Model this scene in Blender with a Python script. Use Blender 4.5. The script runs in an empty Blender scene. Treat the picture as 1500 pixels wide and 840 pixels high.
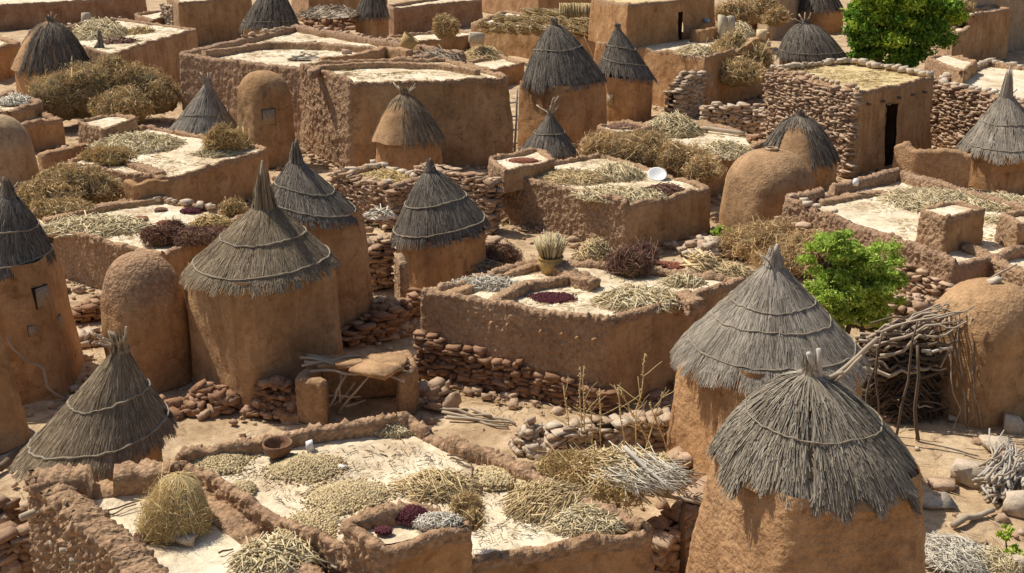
import bpy, math
import numpy as np
from mathutils import Vector
rng = np.random.default_rng(11)
U = rng.uniform
SC = bpy.context.scene
COL = SC.collection
# ---------------------------------------------------------------- camera model
FPX, PITCH, HCAM = 1650.0, math.atan(570/1650.0), 8.0
SP, CP = math.sin(PITCH), math.cos(PITCH)
def P(px, py, z=0.0):
    u, v = (px-750)/FPX, (py-420)/FPX
    t = (HCAM-z)/(SP+v*CP)
    return np.array([u*t, (CP-v*SP)*t, z])
def sc(p):                                   # pixels per metre at a point
    return FPX/(p[1]*CP+(HCAM-p[2])*SP)
def zat(p, py):                              # height above p's ground spot seen at image row py
    v = (py-420)/FPX
    return HCAM - p[1]*(SP+v*CP)/(CP-v*SP)
def proj(p):
    zc = p[1]*CP+(HCAM-p[2])*SP
    return 750+FPX*p[0]/zc, 420+FPX*((HCAM-p[2])*CP-p[1]*SP)/zc
# ---------------------------------------------------------------- noise
_T = rng.uniform(-1, 1, (48, 48, 48))
def vn(Q):
    Q = np.asarray(Q, float); i = np.floor(Q).astype(int); f = Q-i; f = f*f*(3-2*f)
    i %= 48; j = (i+1) % 48
    x0, y0, z0 = i.T; x1, y1, z1 = j.T; fx, fy, fz = f.T
    def L(a, b, t): return a+(b-a)*t
    return L(L(L(_T[x0,y0,z0], _T[x1,y0,z0], fx), L(_T[x0,y1,z0], _T[x1,y1,z0], fx), fy),
             L(L(_T[x0,y0,z1], _T[x1,y0,z1], fx), L(_T[x0,y1,z1], _T[x1,y1,z1], fx), fy), fz)
def fbm(Q, o=3):
    Q = np.asarray(Q, float); r = 0; a = 1
    for k in range(o):
        r = r+a*vn(Q*2**k+k*7.3); a *= .5
    return r
def billow(Q):
    return np.abs(vn(Q))+.5*np.abs(vn(np.asarray(Q)*2.1+5.7))
# ---------------------------------------------------------------- meshes
def mesh_obj(name, V, F, mats, parent=None, smooth=False, attr=None, loc=(0, 0, 0)):
    V = np.ascontiguousarray(np.asarray(V, float)-np.asarray(loc, float))
    F = [np.asarray(f, int) for f in (F if isinstance(F, list) else [F]) if len(f)]
    me = bpy.data.meshes.new(name)
    me.vertices.add(len(V)); me.vertices.foreach_set('co', V.ravel())
    idx = np.concatenate([f.ravel() for f in F])
    cnt = np.concatenate([np.full(len(f), f.shape[1]) for f in F])
    me.loops.add(len(idx)); me.loops.foreach_set('vertex_index', idx)
    me.polygons.add(len(cnt)); me.polygons.foreach_set('loop_start', np.concatenate([[0], np.cumsum(cnt)[:-1]]))
    me.update(calc_edges=True)
    if smooth: me.polygons.foreach_set('use_smooth', np.ones(len(cnt), bool))
    if attr is not None:
        a = me.attributes.new('rough', 'FLOAT', 'POINT'); a.data.foreach_set('value', np.asarray(attr, float))
    me.materials.append(mats); me.validate()
    o = bpy.data.objects.new(name, me); COL.objects.link(o)
    if parent is not None: o.parent = parent
    return o
GROUPS = {'granary': 'granaries of the village', 'house': 'mud houses of the village', 'stalk pile': 'stalk piles drying on the roofs', 'grain heap': 'grain heaps drying on the roofs', 'rubble heap': 'rubble heaps in the lanes',
          'stone wall': 'dry stone walls', 'rock': 'loose rocks', 'hay heap': 'heaps of hay and brush', 'stick': 'loose sticks and twigs', 'wall': 'free-standing mud walls', 'pot': 'pots in the village', 'sack': 'sacks in the village', 'seed patch': 'seed patches on the bright roof'}
def tagit(o, label, cat, group=None, kind=None):
    if label and not group: group = GROUPS.get(cat)
    if label: o['label'] = label
    if cat: o['category'] = cat
    if group: o['group'] = group
    if kind: o['kind'] = kind
class Thing:
    def __init__(s, name, label, cat, loc, group=None):
        s.loc = np.array([loc[0], loc[1], loc[2]], float)
        s.o = bpy.data.objects.new(name, None); COL.objects.link(s.o); s.o.location = s.loc
        s.o.empty_display_size = .2
        tagit(s.o, label, cat, group)
    def part(s, name, VF, mat, smooth=False, attr=None, parent=None, label=None):
        o = mesh_obj(name, VF[0], VF[1], mat, parent or s.o, smooth, attr, s.loc)
        if label: o['label'] = label
        return o
def single(name, label, cat, VF, mat, loc, group=None, smooth=False, kind=None):
    o = mesh_obj(name, VF[0], VF[1], mat, None, smooth, None, loc)
    o.location = loc; tagit(o, label, cat, group, kind); return o
def join(*parts):
    Vs, Fs, n = [], [], 0
    for V, F in parts:
        Vs.append(np.asarray(V)); 
        for f in (F if isinstance(F, list) else [F]):
            if len(f): Fs.append(np.asarray(f)+n)
        n += len(V)
    return np.concatenate(Vs), Fs
def gridF(n, m, closed=False):               # n along, m across ; index i*m+j
    i = np.arange(n if closed else n-1)[:, None]; j = np.arange(m-1)[None, :]
    a = i*m+j; b = ((i+1) % n)*m+j
    return np.stack([a, b, b+1, a+1], -1).reshape(-1, 4)
def norm(a):
    return a/np.maximum(np.linalg.norm(a, axis=-1, keepdims=True), 1e-9)
def tube(pts, r, sides=6):
    pts = np.asarray(pts, float); K = len(pts); r = np.broadcast_to(r, (K,))
    d = norm(np.gradient(pts, axis=0)); ref = np.array([.13, .21, .97]) if abs(d[0][2]) < .8 else np.array([.97, .2, .1])
    a = norm(np.cross(d, ref)); b = np.cross(d, a)
    th = np.linspace(0, 2*math.pi, sides, endpoint=False)
    V = pts[:, None]+r[:, None, None]*(np.cos(th)[None, :, None]*a[:, None]+np.sin(th)[None, :, None]*b[:, None])
    V = V.reshape(-1, 3); F = []
    i = np.arange(K-1)[:, None]*sides; j = np.arange(sides)[None]; j2 = (j+1) % sides
    F = np.stack([i+j, i+j2, i+sides+j2, i+sides+j], -1).reshape(-1, 4)
    n = len(V); V = np.vstack([V, pts[:1], pts[-1:]])
    jj = np.arange(sides); c0 = np.stack([np.full(sides, n), (jj+1) % sides, jj], -1)
    o = (K-1)*sides; c1 = np.stack([np.full(sides, n+1), o+jj, o+(jj+1) % sides], -1)
    return V, [F, np.vstack([c0, c1])]
def crooked(a, b, r, bend=.06, k=6, taper=.7, sides=6):
    a, b = np.asarray(a, float), np.asarray(b, float); t = np.linspace(0, 1, k)[:, None]; L = np.linalg.norm(b-a)
    w = rng.normal(0, bend*L, (k, 3)); w[0] = 0; w[-1] = 0
    w = (w+np.roll(w, 1, 0))/2; w[0] = 0; w[-1] = 0
    return tube(a+(b-a)*t+w, r*np.linspace(1, taper, k), sides)
def prisms(A, B, w):                         # many straight 3-sided sticks
    A, B = np.asarray(A), np.asarray(B); N = len(A); w = np.broadcast_to(w, (N,))
    d = norm(B-A); rv = norm(rng.normal(size=(N, 3))); a = norm(np.cross(d, rv)); b = np.cross(d, a)
    V = []
    for E, sc_ in ((A, 1), (B, .8)):
        for th in (0, 2.09, 4.19):
            V.append(E+(w*sc_)[:, None]*(math.cos(th)*a+math.sin(th)*b))
    V = np.stack(V, 1).reshape(-1, 3); o = np.arange(N)[:, None]*6
    q = np.array([[0, 1, 4, 3], [1, 2, 5, 4], [2, 0, 3, 5]]); F = (o[:, :, None]+q[None]).reshape(-1, 4)
    t = np.array([[2, 1, 0], [3, 4, 5]]); F2 = (o[:, :, None]+t[None]).reshape(-1, 3)
    return V, [F, F2]
def strips(pts, w, side):                    # ribbons: pts N,K,3 ; w N ; side N,3
    N, K, _ = pts.shape; w = np.broadcast_to(w, (N,)); tap = np.linspace(1, .55, K)
    off = side[:, None]*w[:, None, None]*tap[None, :, None]
    V = np.stack([pts-off, pts+off], 2).reshape(-1, 3)
    o = np.arange(N)[:, None]*(2*K); k = np.arange(K-1)[None]*2
    a = o+k; F = np.stack([a, a+1, a+3, a+2], -1).reshape(-1, 4)
    return V, [F]
_g = np.array([[x, y, z] for x in (-1, 0, 1) for y in (-1, 0, 1) for z in (-1, 0, 1)], float)
_keep = [i for i in range(27) if i != 13]; _map = {k: n for n, k in enumerate(_keep)}
_bv = _g[_keep]; _bv = _bv/(np.sum(np.abs(_bv)**14, 1)**(1/14))[:, None]
_bt = np.array([[np.prod([(1+c*v)/2 for c, v in zip(cr, p)]) for cr in [(x, y, z) for x in (-1, 1) for y in (-1, 1) for z in (-1, 1)]] for p in _g[_keep]])
_bc = np.array([(x, y, z) for x in (-1, 1) for y in (-1, 1) for z in (-1, 1)], float)
def _bf():
    F = []
    for ax in range(3):
        for s in (0, 2):
            o = [a for a in range(3) if a != ax]
            for u in (0, 1):
                for v in (0, 1):
                    q = []
                    for du, dv in ((0, 0), (1, 0), (1, 1), (0, 1)):
                        c = [0, 0, 0]; c[ax] = s; c[o[0]] = u+du; c[o[1]] = v+dv
                        q.append(_map[c[0]*9+c[1]*3+c[2]])
                    if (s == 2) != (ax == 1): pass
                    else: q = q[::-1]
                    F.append(q)
    return np.array(F)
_BF = _bf()
def rocks(C, S, yaw, jit=.16, tilt=.12):     # rounded irregular stones
    C, S = np.asarray(C, float), np.asarray(S, float); N = len(C)
    Cn = _bc[None]*(1+rng.uniform(-2.3, 1.0, (N, 8, 3))*jit); V = np.einsum('vk,nkc->nvc', _bt, Cn)*np.linalg.norm(_bv, axis=1)[None, :, None]/np.linalg.norm(_g[_keep], axis=1)[None, :, None]; V = V+rng.normal(0, jit*.22, (N, 26, 3))
    V[:, :, 2] += V[:, :, 0]*rng.normal(0, .15, (N, 1)); V = V*S[:, None]
    yaw = np.broadcast_to(yaw, (N,)); c, s = np.cos(yaw)[:, None], np.sin(yaw)[:, None]
    t = rng.normal(0, tilt, (N, 1)); x, y, z = V[..., 0], V[..., 1], V[..., 2]
    x, z = x*np.cos(t)-z*np.sin(t), x*np.sin(t)+z*np.cos(t)
    V = np.stack([x*c-y*s, x*s+y*c, z], -1)+C[:, None]
    F = (np.arange(N)[:, None, None]*26+_BF[None]).reshape(-1, 4)
    return V.reshape(-1, 3), [F]
def octas(C, r):
    C = np.asarray(C); N = len(C); r = np.broadcast_to(r, (N,))
    b = np.array([[1.5, 0, 0], [-1.5, 0, 0], [0, .8, 0], [0, -.8, 0], [0, 0, .8], [0, 0, -.8]])
    q = norm(rng.normal(size=(N, 3))); a2 = norm(np.cross(q, rng.normal(size=(N, 3)))); a3 = np.cross(q, a2)
    V = C[:, None]+r[:, None, None]*(b[None, :, :1]*q[:, None]+b[None, :, 1:2]*a2[:, None]+b[None, :, 2:]*a3[:, None])
    f = np.array([[0, 2, 4], [2, 1, 4], [1, 3, 4], [3, 0, 4], [2, 0, 5], [1, 2, 5], [3, 1, 5], [0, 3, 5]])
    return V.reshape(-1, 3), [(np.arange(N)[:, None, None]*6+f[None]).reshape(-1, 3)]
# ---------------------------------------------------------------- materials
def newmat(name):
    m = bpy.data.materials.new(name); m.use_nodes = True; nt = m.node_tree; nt.nodes.clear()
    out = nt.nodes.new('ShaderNodeOutputMaterial'); bs = nt.nodes.new('ShaderNodeBsdfPrincipled')
    bs.inputs['Roughness'].default_value = .95; bs.inputs['Specular IOR Level'].default_value = .12
    nt.links.new(bs.outputs[0], out.inputs[0]); return m, nt, bs
def nd(nt, t, **kw):
    n = nt.nodes.new('ShaderNode'+t)
    for k, v in kw.items():
        if k in n.inputs: n.inputs[k].default_value = v
        else: setattr(n, k, v)
    return n
def noise(nt, src, scale, detail=4, rough=.55):
    n = nd(nt, 'TexNoise', Scale=scale, Detail=detail, Roughness=rough); nt.links.new(src, n.inputs['Vector']); return n
def ramp(nt, src, stops):
    r = nt.nodes.new('ShaderNodeValToRGB'); e = r.color_ramp.elements
    while len(e) < len(stops): e.new(.5)
    for q, (p, c) in zip(e, stops): q.position = p; q.color = (*c, 1)
    nt.links.new(src, r.inputs[0]); return r
def mixc(nt, a, b, fac, mode='MIX'):
    m = nt.nodes.new('ShaderNodeMix'); m.data_type = 'RGBA'; m.blend_type = mode
    for s, v in ((m.inputs[6], a), (m.inputs[7], b), (m.inputs[0], fac)):
        if hasattr(v, 'links'): nt.links.new(v, s)
        else: s.default_value = v
    return m.outputs[2]
def math_(nt, op, a, b=0.):
    m = nd(nt, 'Math', operation=op)
    for s, v in ((m.inputs[0], a), (m.inputs[1], b)):
        if hasattr(v, 'links'): nt.links.new(v, s)
        else: s.default_value = v
    return m.outputs[0]
def mud_mat(name, dark, mid, light, lump=True, grain=1.0, bump=.5):
    m, nt, bs = newmat(name); g = nt.nodes.new('ShaderNodeNewGeometry'); pos = g.outputs['Position']
    n1 = noise(nt, pos, 1.1, 6, .6); n2 = noise(nt, pos, 9, 5, .65); n3 = noise(nt, pos, 55, 3, .6)
    c = ramp(nt, n1.outputs[0], [(.33, dark), (.5, mid), (.66, light)]).outputs[0]
    f2 = ramp(nt, n2.outputs[0], [(.25, (.62, .6, .58)), (.5, (1, 1, 1)), (.8, (1.18, 1.16, 1.12))]).outputs[0]
    c = mixc(nt, c, f2, .8*grain, 'MULTIPLY')
    f3 = ramp(nt, n3.outputs[0], [(.3, (.7, .7, .7)), (.6, (1.06, 1.06, 1.06))]).outputs[0]
    c = mixc(nt, c, f3, .6*grain, 'MULTIPLY')
    # vertical rain streaks
    mp = nd(nt, 'Mapping'); mp.inputs['Scale'].default_value = (5, 5, .5); nt.links.new(pos, mp.inputs['Vector'])
    st = noise(nt, mp.outputs[0], 1, 3)
    c = mixc(nt, c, ramp(nt, st.outputs[0], [(.3, (.66, .63, .6)), (.52, (1, 1, 1))]).outputs[0], .6, 'MULTIPLY')
    n4 = noise(nt, pos, 2.7, 5, .7); n4.inputs['Distortion'].default_value = .6
    c = mixc(nt, c, ramp(nt, n4.outputs[0], [(.36, (.66, .62, .6)), (.44, (1, 1, 1)), (.6, (1, 1, 1)), (.68, (1.2, 1.2, 1.22))]).outputs[0], .75, 'MULTIPLY')
    vc = nd(nt, 'TexVoronoi', Scale=2.3, feature='DISTANCE_TO_EDGE'); wv = nt.nodes.new('ShaderNodeVectorMath'); wv.operation = 'ADD'; ws = nt.nodes.new('ShaderNodeVectorMath'); ws.operation = 'SCALE'; ws.inputs['Scale'].default_value = .5
    nt.links.new(n2.outputs['Color'], ws.inputs[0]); nt.links.new(pos, wv.inputs[0]); nt.links.new(ws.outputs[0], wv.inputs[1]); nt.links.new(wv.outputs[0], vc.inputs['Vector'])
    ck = ramp(nt, vc.outputs['Distance'], [(.0, (.45, .42, .4)), (.022, (1, 1, 1))]).outputs[0]; c = mixc(nt, c, ck, math_(nt, 'MULTIPLY', ramp(nt, n1.outputs[0], [(.48, (0, 0, 0)), (.6, (1, 1, 1))]).outputs[0], .55), 'MULTIPLY')
    if lump:
        a0 = nd(nt, 'Attribute', attribute_name='rough'); cf = math_(nt, 'MULTIPLY', ramp(nt, a0.outputs['Fac'], [(.25, (0, 0, 0)), (.75, (1, 1, 1))]).outputs[0], .7)
        vq = nd(nt, 'TexVoronoi', Scale=15, Randomness=1.0); wq = nt.nodes.new('ShaderNodeVectorMath'); wq.operation = 'ADD'; sq = nt.nodes.new('ShaderNodeVectorMath'); sq.operation = 'SCALE'; sq.inputs['Scale'].default_value = .1
        nt.links.new(n2.outputs['Color'], sq.inputs[0]); nt.links.new(pos, wq.inputs[0]); nt.links.new(sq.outputs[0], wq.inputs[1]); nt.links.new(wq.outputs[0], vq.inputs['Vector'])
        f2b = mixc(nt, f2, ramp(nt, vq.outputs['Distance'], [(.25, (1.08, 1.06, 1.04)), (.75, (.5, .45, .42))]).outputs[0], .85, 'MULTIPLY')  # creases between lumps darkened in the colour, standing in for their shade
        cr = mixc(nt, (.47, .32, .21, 1), f2b, .9, 'MULTIPLY'); cr = mixc(nt, cr, f3, .7, 'MULTIPLY'); c = mixc(nt, c, cr, cf)
    nt.links.new(c, bs.inputs['Base Color'])
    h = math_(nt, 'ADD', math_(nt, 'MULTIPLY', n2.outputs[0], .4), math_(nt, 'MULTIPLY', n3.outputs[0], .22)); h = math_(nt, 'ADD', h, math_(nt, 'MULTIPLY', n4.outputs[0], 1.1))
    if lump:
        at = nd(nt, 'Attribute', attribute_name='rough'); vo = nd(nt, 'TexVoronoi', Scale=21, feature='SMOOTH_F1', Randomness=1.0)
        wp = nt.nodes.new('ShaderNodeVectorMath'); wp.operation = 'ADD'
        nt.links.new(pos, wp.inputs[0]); sc2 = nt.nodes.new('ShaderNodeVectorMath'); sc2.operation = 'SCALE'; sc2.inputs['Scale'].default_value = .12
        nt.links.new(n2.outputs['Color'], sc2.inputs[0]); nt.links.new(sc2.outputs[0], wp.inputs[1]); nt.links.new(wp.outputs[0], vo.inputs['Vector'])
        h = math_(nt, 'SUBTRACT', h, math_(nt, 'MULTIPLY', math_(nt, 'MULTIPLY', vo.outputs['Distance'], 2.0), at.outputs['Fac']))
    b = nd(nt, 'Bump', Strength=bump, Distance=.06); nt.links.new(h, b.inputs['Height']); nt.links.new(b.outputs[0], bs.inputs['Normal'])
    return m
def straw_mat(name, cols, trans=0., lowfreq=.5, spread=1.0):
    m, nt, bs = newmat(name); g = nt.nodes.new('ShaderNodeNewGeometry')
    n = len(cols); r = ramp(nt, g.outputs['Random Per Island'], [(i/(n-1), c) for i, c in enumerate(cols)])
    n1 = noise(nt, g.outputs['Position'], 2.2, 4)
    f = ramp(nt, n1.outputs[0], [(.3, (.6, .58, .56)), (.65, (1.12, 1.1, 1.08))]).outputs[0]
    c = mixc(nt, r.outputs[0], f, lowfreq, 'MULTIPLY'); nt.links.new(c, bs.inputs['Base Color'])
    if trans:
        tr = nd(nt, 'BsdfTranslucent'); mx = nd(nt, 'MixShader'); mx.inputs[0].default_value = trans
        out = [x for x in nt.nodes if x.type == 'OUTPUT_MATERIAL'][0]
        nt.links.new(c, tr.inputs[0]); nt.links.new(bs.outputs[0], mx.inputs[1]); nt.links.new(tr.outputs[0], mx.inputs[2]); nt.links.new(mx.outputs[0], out.inputs[0])
    return m
def stone_mat(name, cols):
    m, nt, bs = newmat(name); g = nt.nodes.new('ShaderNodeNewGeometry'); pos = g.outputs['Position']
    n = len(cols); r = ramp(nt, g.outputs['Random Per Island'], [(i/(n-1), c) for i, c in enumerate(cols)])
    n1 = noise(nt, pos, 14, 6, .65); n2 = noise(nt, pos, 60, 3)
    c = mixc(nt, r.outputs[0], ramp(nt, n1.outputs[0], [(.3, (.6, .58, .55)), (.6, (1.1, 1.08, 1.05))]).outputs[0], .8, 'MULTIPLY')
    nt.links.new(c, bs.inputs['Base Color'])
    b = nd(nt, 'Bump', Strength=.5, Distance=.03); nt.links.new(math_(nt, 'ADD', n1.outputs[0], math_(nt, 'MULTIPLY', n2.outputs[0], .4)), b.inputs['Height']); nt.links.new(b.outputs[0], bs.inputs['Normal'])
    return m
def plain_mat(name, col, rough=.8, var=.3, spec=.2):
    m, nt, bs = newmat(name); g = nt.nodes.new('ShaderNodeNewGeometry'); n1 = noise(nt, g.outputs['Position'], 18, 4)
    d = tuple(x*(1-var) for x in col); c = ramp(nt, n1.outputs[0], [(.3, d), (.65, col)]).outputs[0]
    nt.links.new(c, bs.inputs['Base Color']); bs.inputs['Roughness'].default_value = rough; bs.inputs['Specular IOR Level'].default_value = spec
    return m
M = {}
M['mud'] = mud_mat('mud_wall', (0.339, 0.191, 0.089), (0.459, 0.269, 0.131), (0.564, 0.350, 0.180))
M['mud_or'] = mud_mat('orange_mud', (0.352, 0.188, 0.083), (0.466, 0.260, 0.122), (0.554, 0.326, 0.160))
M['mud_br'] = mud_mat('brown_mud', (0.270, 0.144, 0.077), (0.374, 0.209, 0.116), (0.458, 0.284, 0.171))
M['thatch_g'] = straw_mat('brown_grey_thatch', [(0.129, 0.105, 0.077), (0.248, 0.209, 0.162), (0.368, 0.319, 0.248), (0.460, 0.410, 0.324), (0.276, 0.214, 0.144)], .1, .8)
M['mud_pale'] = mud_mat('pale_mud', (.36, .235, .13), (.45, .31, .185), (.52, .37, .23))
M['mud_gray'] = mud_mat('greyish_mud', (0.349, 0.206, 0.103), (0.459, 0.277, 0.144), (0.548, 0.341, 0.181))
M['mud_tan'] = mud_mat('tan_mud', (.38, .27, .17), (.44, .32, .21), (.48, .36, .24))
M['mud_shade'] = mud_mat('shade_dark_mud', (.035, .02, .012), (.05, .03, .018), (.06, .035, .02), False)  # near-black colour paints shade into doorways, hatch rims and stone gaps
M['roof'] = mud_mat('roof_mud', (0.575, 0.433, 0.278), (0.752, 0.631, 0.440), (0.839, 0.749, 0.570), False, 1.0, .45)
M['roof_y'] = mud_mat('yellow_roof_mud', (0.525, 0.390, 0.182), (0.650, 0.507, 0.266), (0.725, 0.585, 0.336), False, .9, .6)
M['ground'] = mud_mat('dirt', (0.381, 0.254, 0.144), (0.513, 0.363, 0.216), (0.644, 0.484, 0.311), False, .9, .6)
M['thatch'] = straw_mat('thatch', [(0.189, 0.159, 0.124), (0.322, 0.277, 0.218), (0.455, 0.397, 0.318), (0.555, 0.487, 0.398), (0.344, 0.281, 0.204)], .12, .7)
M['thatch_d'] = straw_mat('dark_thatch', [(0.085, 0.069, 0.056), (0.158, 0.134, 0.107), (0.257, 0.218, 0.174), (0.356, 0.305, 0.248), (0.139, 0.109, 0.079)], .1, .7)
M['thatch_b'] = straw_mat('brown_thatch', [(0.152, 0.112, 0.069), (0.259, 0.196, 0.127), (0.366, 0.284, 0.192), (0.447, 0.352, 0.240), (0.214, 0.152, 0.089)], .12, .7)
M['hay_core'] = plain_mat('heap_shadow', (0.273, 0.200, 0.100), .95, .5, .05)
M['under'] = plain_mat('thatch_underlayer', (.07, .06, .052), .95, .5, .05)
M['stalk'] = straw_mat('millet_stalk', [(0.448, 0.347, 0.179), (0.627, 0.510, 0.297), (0.762, 0.638, 0.403), (0.829, 0.717, 0.493), (0.493, 0.381, 0.202)], .08, .4)
M['stalk_w'] = straw_mat('bleached_stalk', [(.55, .49, .38), (.7, .64, .52), (.8, .74, .63), (.46, .38, .27)], .08, .3)
M['stalk_g'] = straw_mat('greenish_stalk', [(0.467, 0.350, 0.172), (0.648, 0.495, 0.271), (0.804, 0.628, 0.370), (0.544, 0.411, 0.209)], .08, .4)
M['hay'] = straw_mat('hay', [(0.405, 0.279, 0.122), (0.607, 0.440, 0.210), (0.734, 0.559, 0.287), (0.506, 0.356, 0.144), (0.354, 0.238, 0.100)], .12, .6)
M['hay_g'] = straw_mat('green_hay', [(0.407, 0.293, 0.142), (0.634, 0.469, 0.243), (0.814, 0.618, 0.361), (0.468, 0.367, 0.157), (0.572, 0.381, 0.205)], .12, .7)
M['hay_b'] = straw_mat('brown_hay', [(0.379, 0.252, 0.120), (0.607, 0.431, 0.221), (0.820, 0.617, 0.342), (0.502, 0.349, 0.170)], .12, .7)
M['straw_y'] = straw_mat('golden_straw', [(0.570, 0.411, 0.181), (0.737, 0.556, 0.266), (0.832, 0.665, 0.362), (0.618, 0.460, 0.206)], .12, .4)
M['grain'] = straw_mat('peanut_grain', [(.48, .36, .19), (.6, .48, .28), (.7, .58, .37), (.53, .4, .21), (.4, .29, .15)], 0, .4)
M['purple'] = straw_mat('purple_grain', [(.06, .018, .022), (.11, .032, .04), (.16, .055, .06), (.08, .028, .03)], 0, .6)
M['redbrown'] = straw_mat('red_grain', [(.22, .075, .045), (.32, .12, .08), (.38, .17, .11), (.26, .1, .06)], 0, .6)
M['maroon'] = straw_mat('maroon_straw', [(0.150, 0.078, 0.057), (0.250, 0.138, 0.098), (0.350, 0.216, 0.149), (0.200, 0.102, 0.081)], .1, .6)
M['stone'] = stone_mat('stone', [(0.297, 0.187, 0.116), (0.440, 0.297, 0.193), (0.550, 0.402, 0.281), (0.363, 0.226, 0.143), (0.506, 0.369, 0.259)])
M['stone_r'] = stone_mat('red_stone', [(.25, .135, .075), (.34, .195, .115), (.42, .26, .165), (.29, .16, .09)])
M['stone_p'] = stone_mat('pale_stone', [(.42, .3, .2), (.52, .41, .3), (.58, .48, .37), (.46, .32, .21)])
M['wood'] = straw_mat('grey_wood', [(0.228, 0.174, 0.120), (0.360, 0.282, 0.204), (0.480, 0.390, 0.288), (0.276, 0.204, 0.138)], 0, .6)
M['wood_l'] = straw_mat('pale_wood', [(.34, .29, .23), (.46, .41, .35), (.52, .47, .4), (.38, .31, .24)], 0, .5)
M['wood_d'] = straw_mat('dark_wood', [(.075, .05, .034), (.13, .09, .06), (.18, .13, .09), (.1, .065, .043)], 0, .6)
M['rope'] = plain_mat('straw_rope', (0.338, 0.279, 0.199), .9, .4)
M['rope_d'] = plain_mat('dark_rope', (.2, .17, .14), .9, .4)
M['white'] = plain_mat('white_enamel', (.78, .76, .72), .5, .08, .4)
M['sack'] = plain_mat('woven_sack', (.55, .46, .33), .9, .3)
M['clay'] = plain_mat('fired_clay', (.24, .125, .065), .75, .4)
M['basket'] = plain_mat('woven_basket', (.52, .35, .14), .85, .35)
M['blue'] = plain_mat('blue_plastic', (.25, .38, .55), .4, .1, .5)
M['leaf'] = straw_mat('green_leaf', [(0.202, 0.307, 0.032), (0.361, 0.511, 0.057), (0.547, 0.694, 0.088), (0.720, 0.838, 0.129)], .35, .6)
M['leaf_dk'] = straw_mat('shaded_leaf', [(0.070, 0.155, 0.020), (0.125, 0.252, 0.029), (0.187, 0.336, 0.046), (0.265, 0.420, 0.066)], .3, .6)  # darker copy of green leaf; shade painted into the tree's lower clumps
M['leaf_b'] = straw_mat('bright_leaf', [(0.244, 0.353, 0.048), (0.407, 0.564, 0.095), (0.590, 0.741, 0.152), (0.734, 0.847, 0.227)], .4, .5)
M['bark'] = plain_mat('bark', (.15, .1, .07), .95, .5)
M['shutter'] = plain_mat('wooden_shutter', (.42, .31, .2), .9, .4)
# ---------------------------------------------------------------- builders
def perim(W, cr, step):
    """closed outline with rounded corners: points, edge index, position along edge"""
    n = len(W); pts, ei, et = [], [], []
    for i in range(n):
        a, b, p, c = W[i], W[(i+1) % n], W[i-1], W[(i+2) % n]
        L = np.linalg.norm(b-a); d = (b-a)/L; r = min(cr, L*.35, np.linalg.norm(a-p)*.35, np.linalg.norm(c-b)*.35)
        k = max(2, int((L-2*r)/step)+1)
        for t in np.linspace(r/L, 1-r/L, k): pts.append(a+d*L*t); ei.append(i); et.append(t)
        d2 = norm(c-b)
        for t in (.2, .4, .6, .8):
            q = (1-t)**2*(b-d*r)+2*t*(1-t)*b+t*t*(b+d2*r); pts.append(q)
            ei.append(i if t < .5 else (i+1) % n); et.append(1-r/L*(1-t) if t < .5 else .02*t)
    pts = np.array(pts); t = norm(np.roll(pts, -1, 0)-np.roll(pts, 1, 0)); nr = np.stack([t[:, 1], -t[:, 0]], 1)
    return pts, np.array(ei), np.array(et), nr
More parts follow.
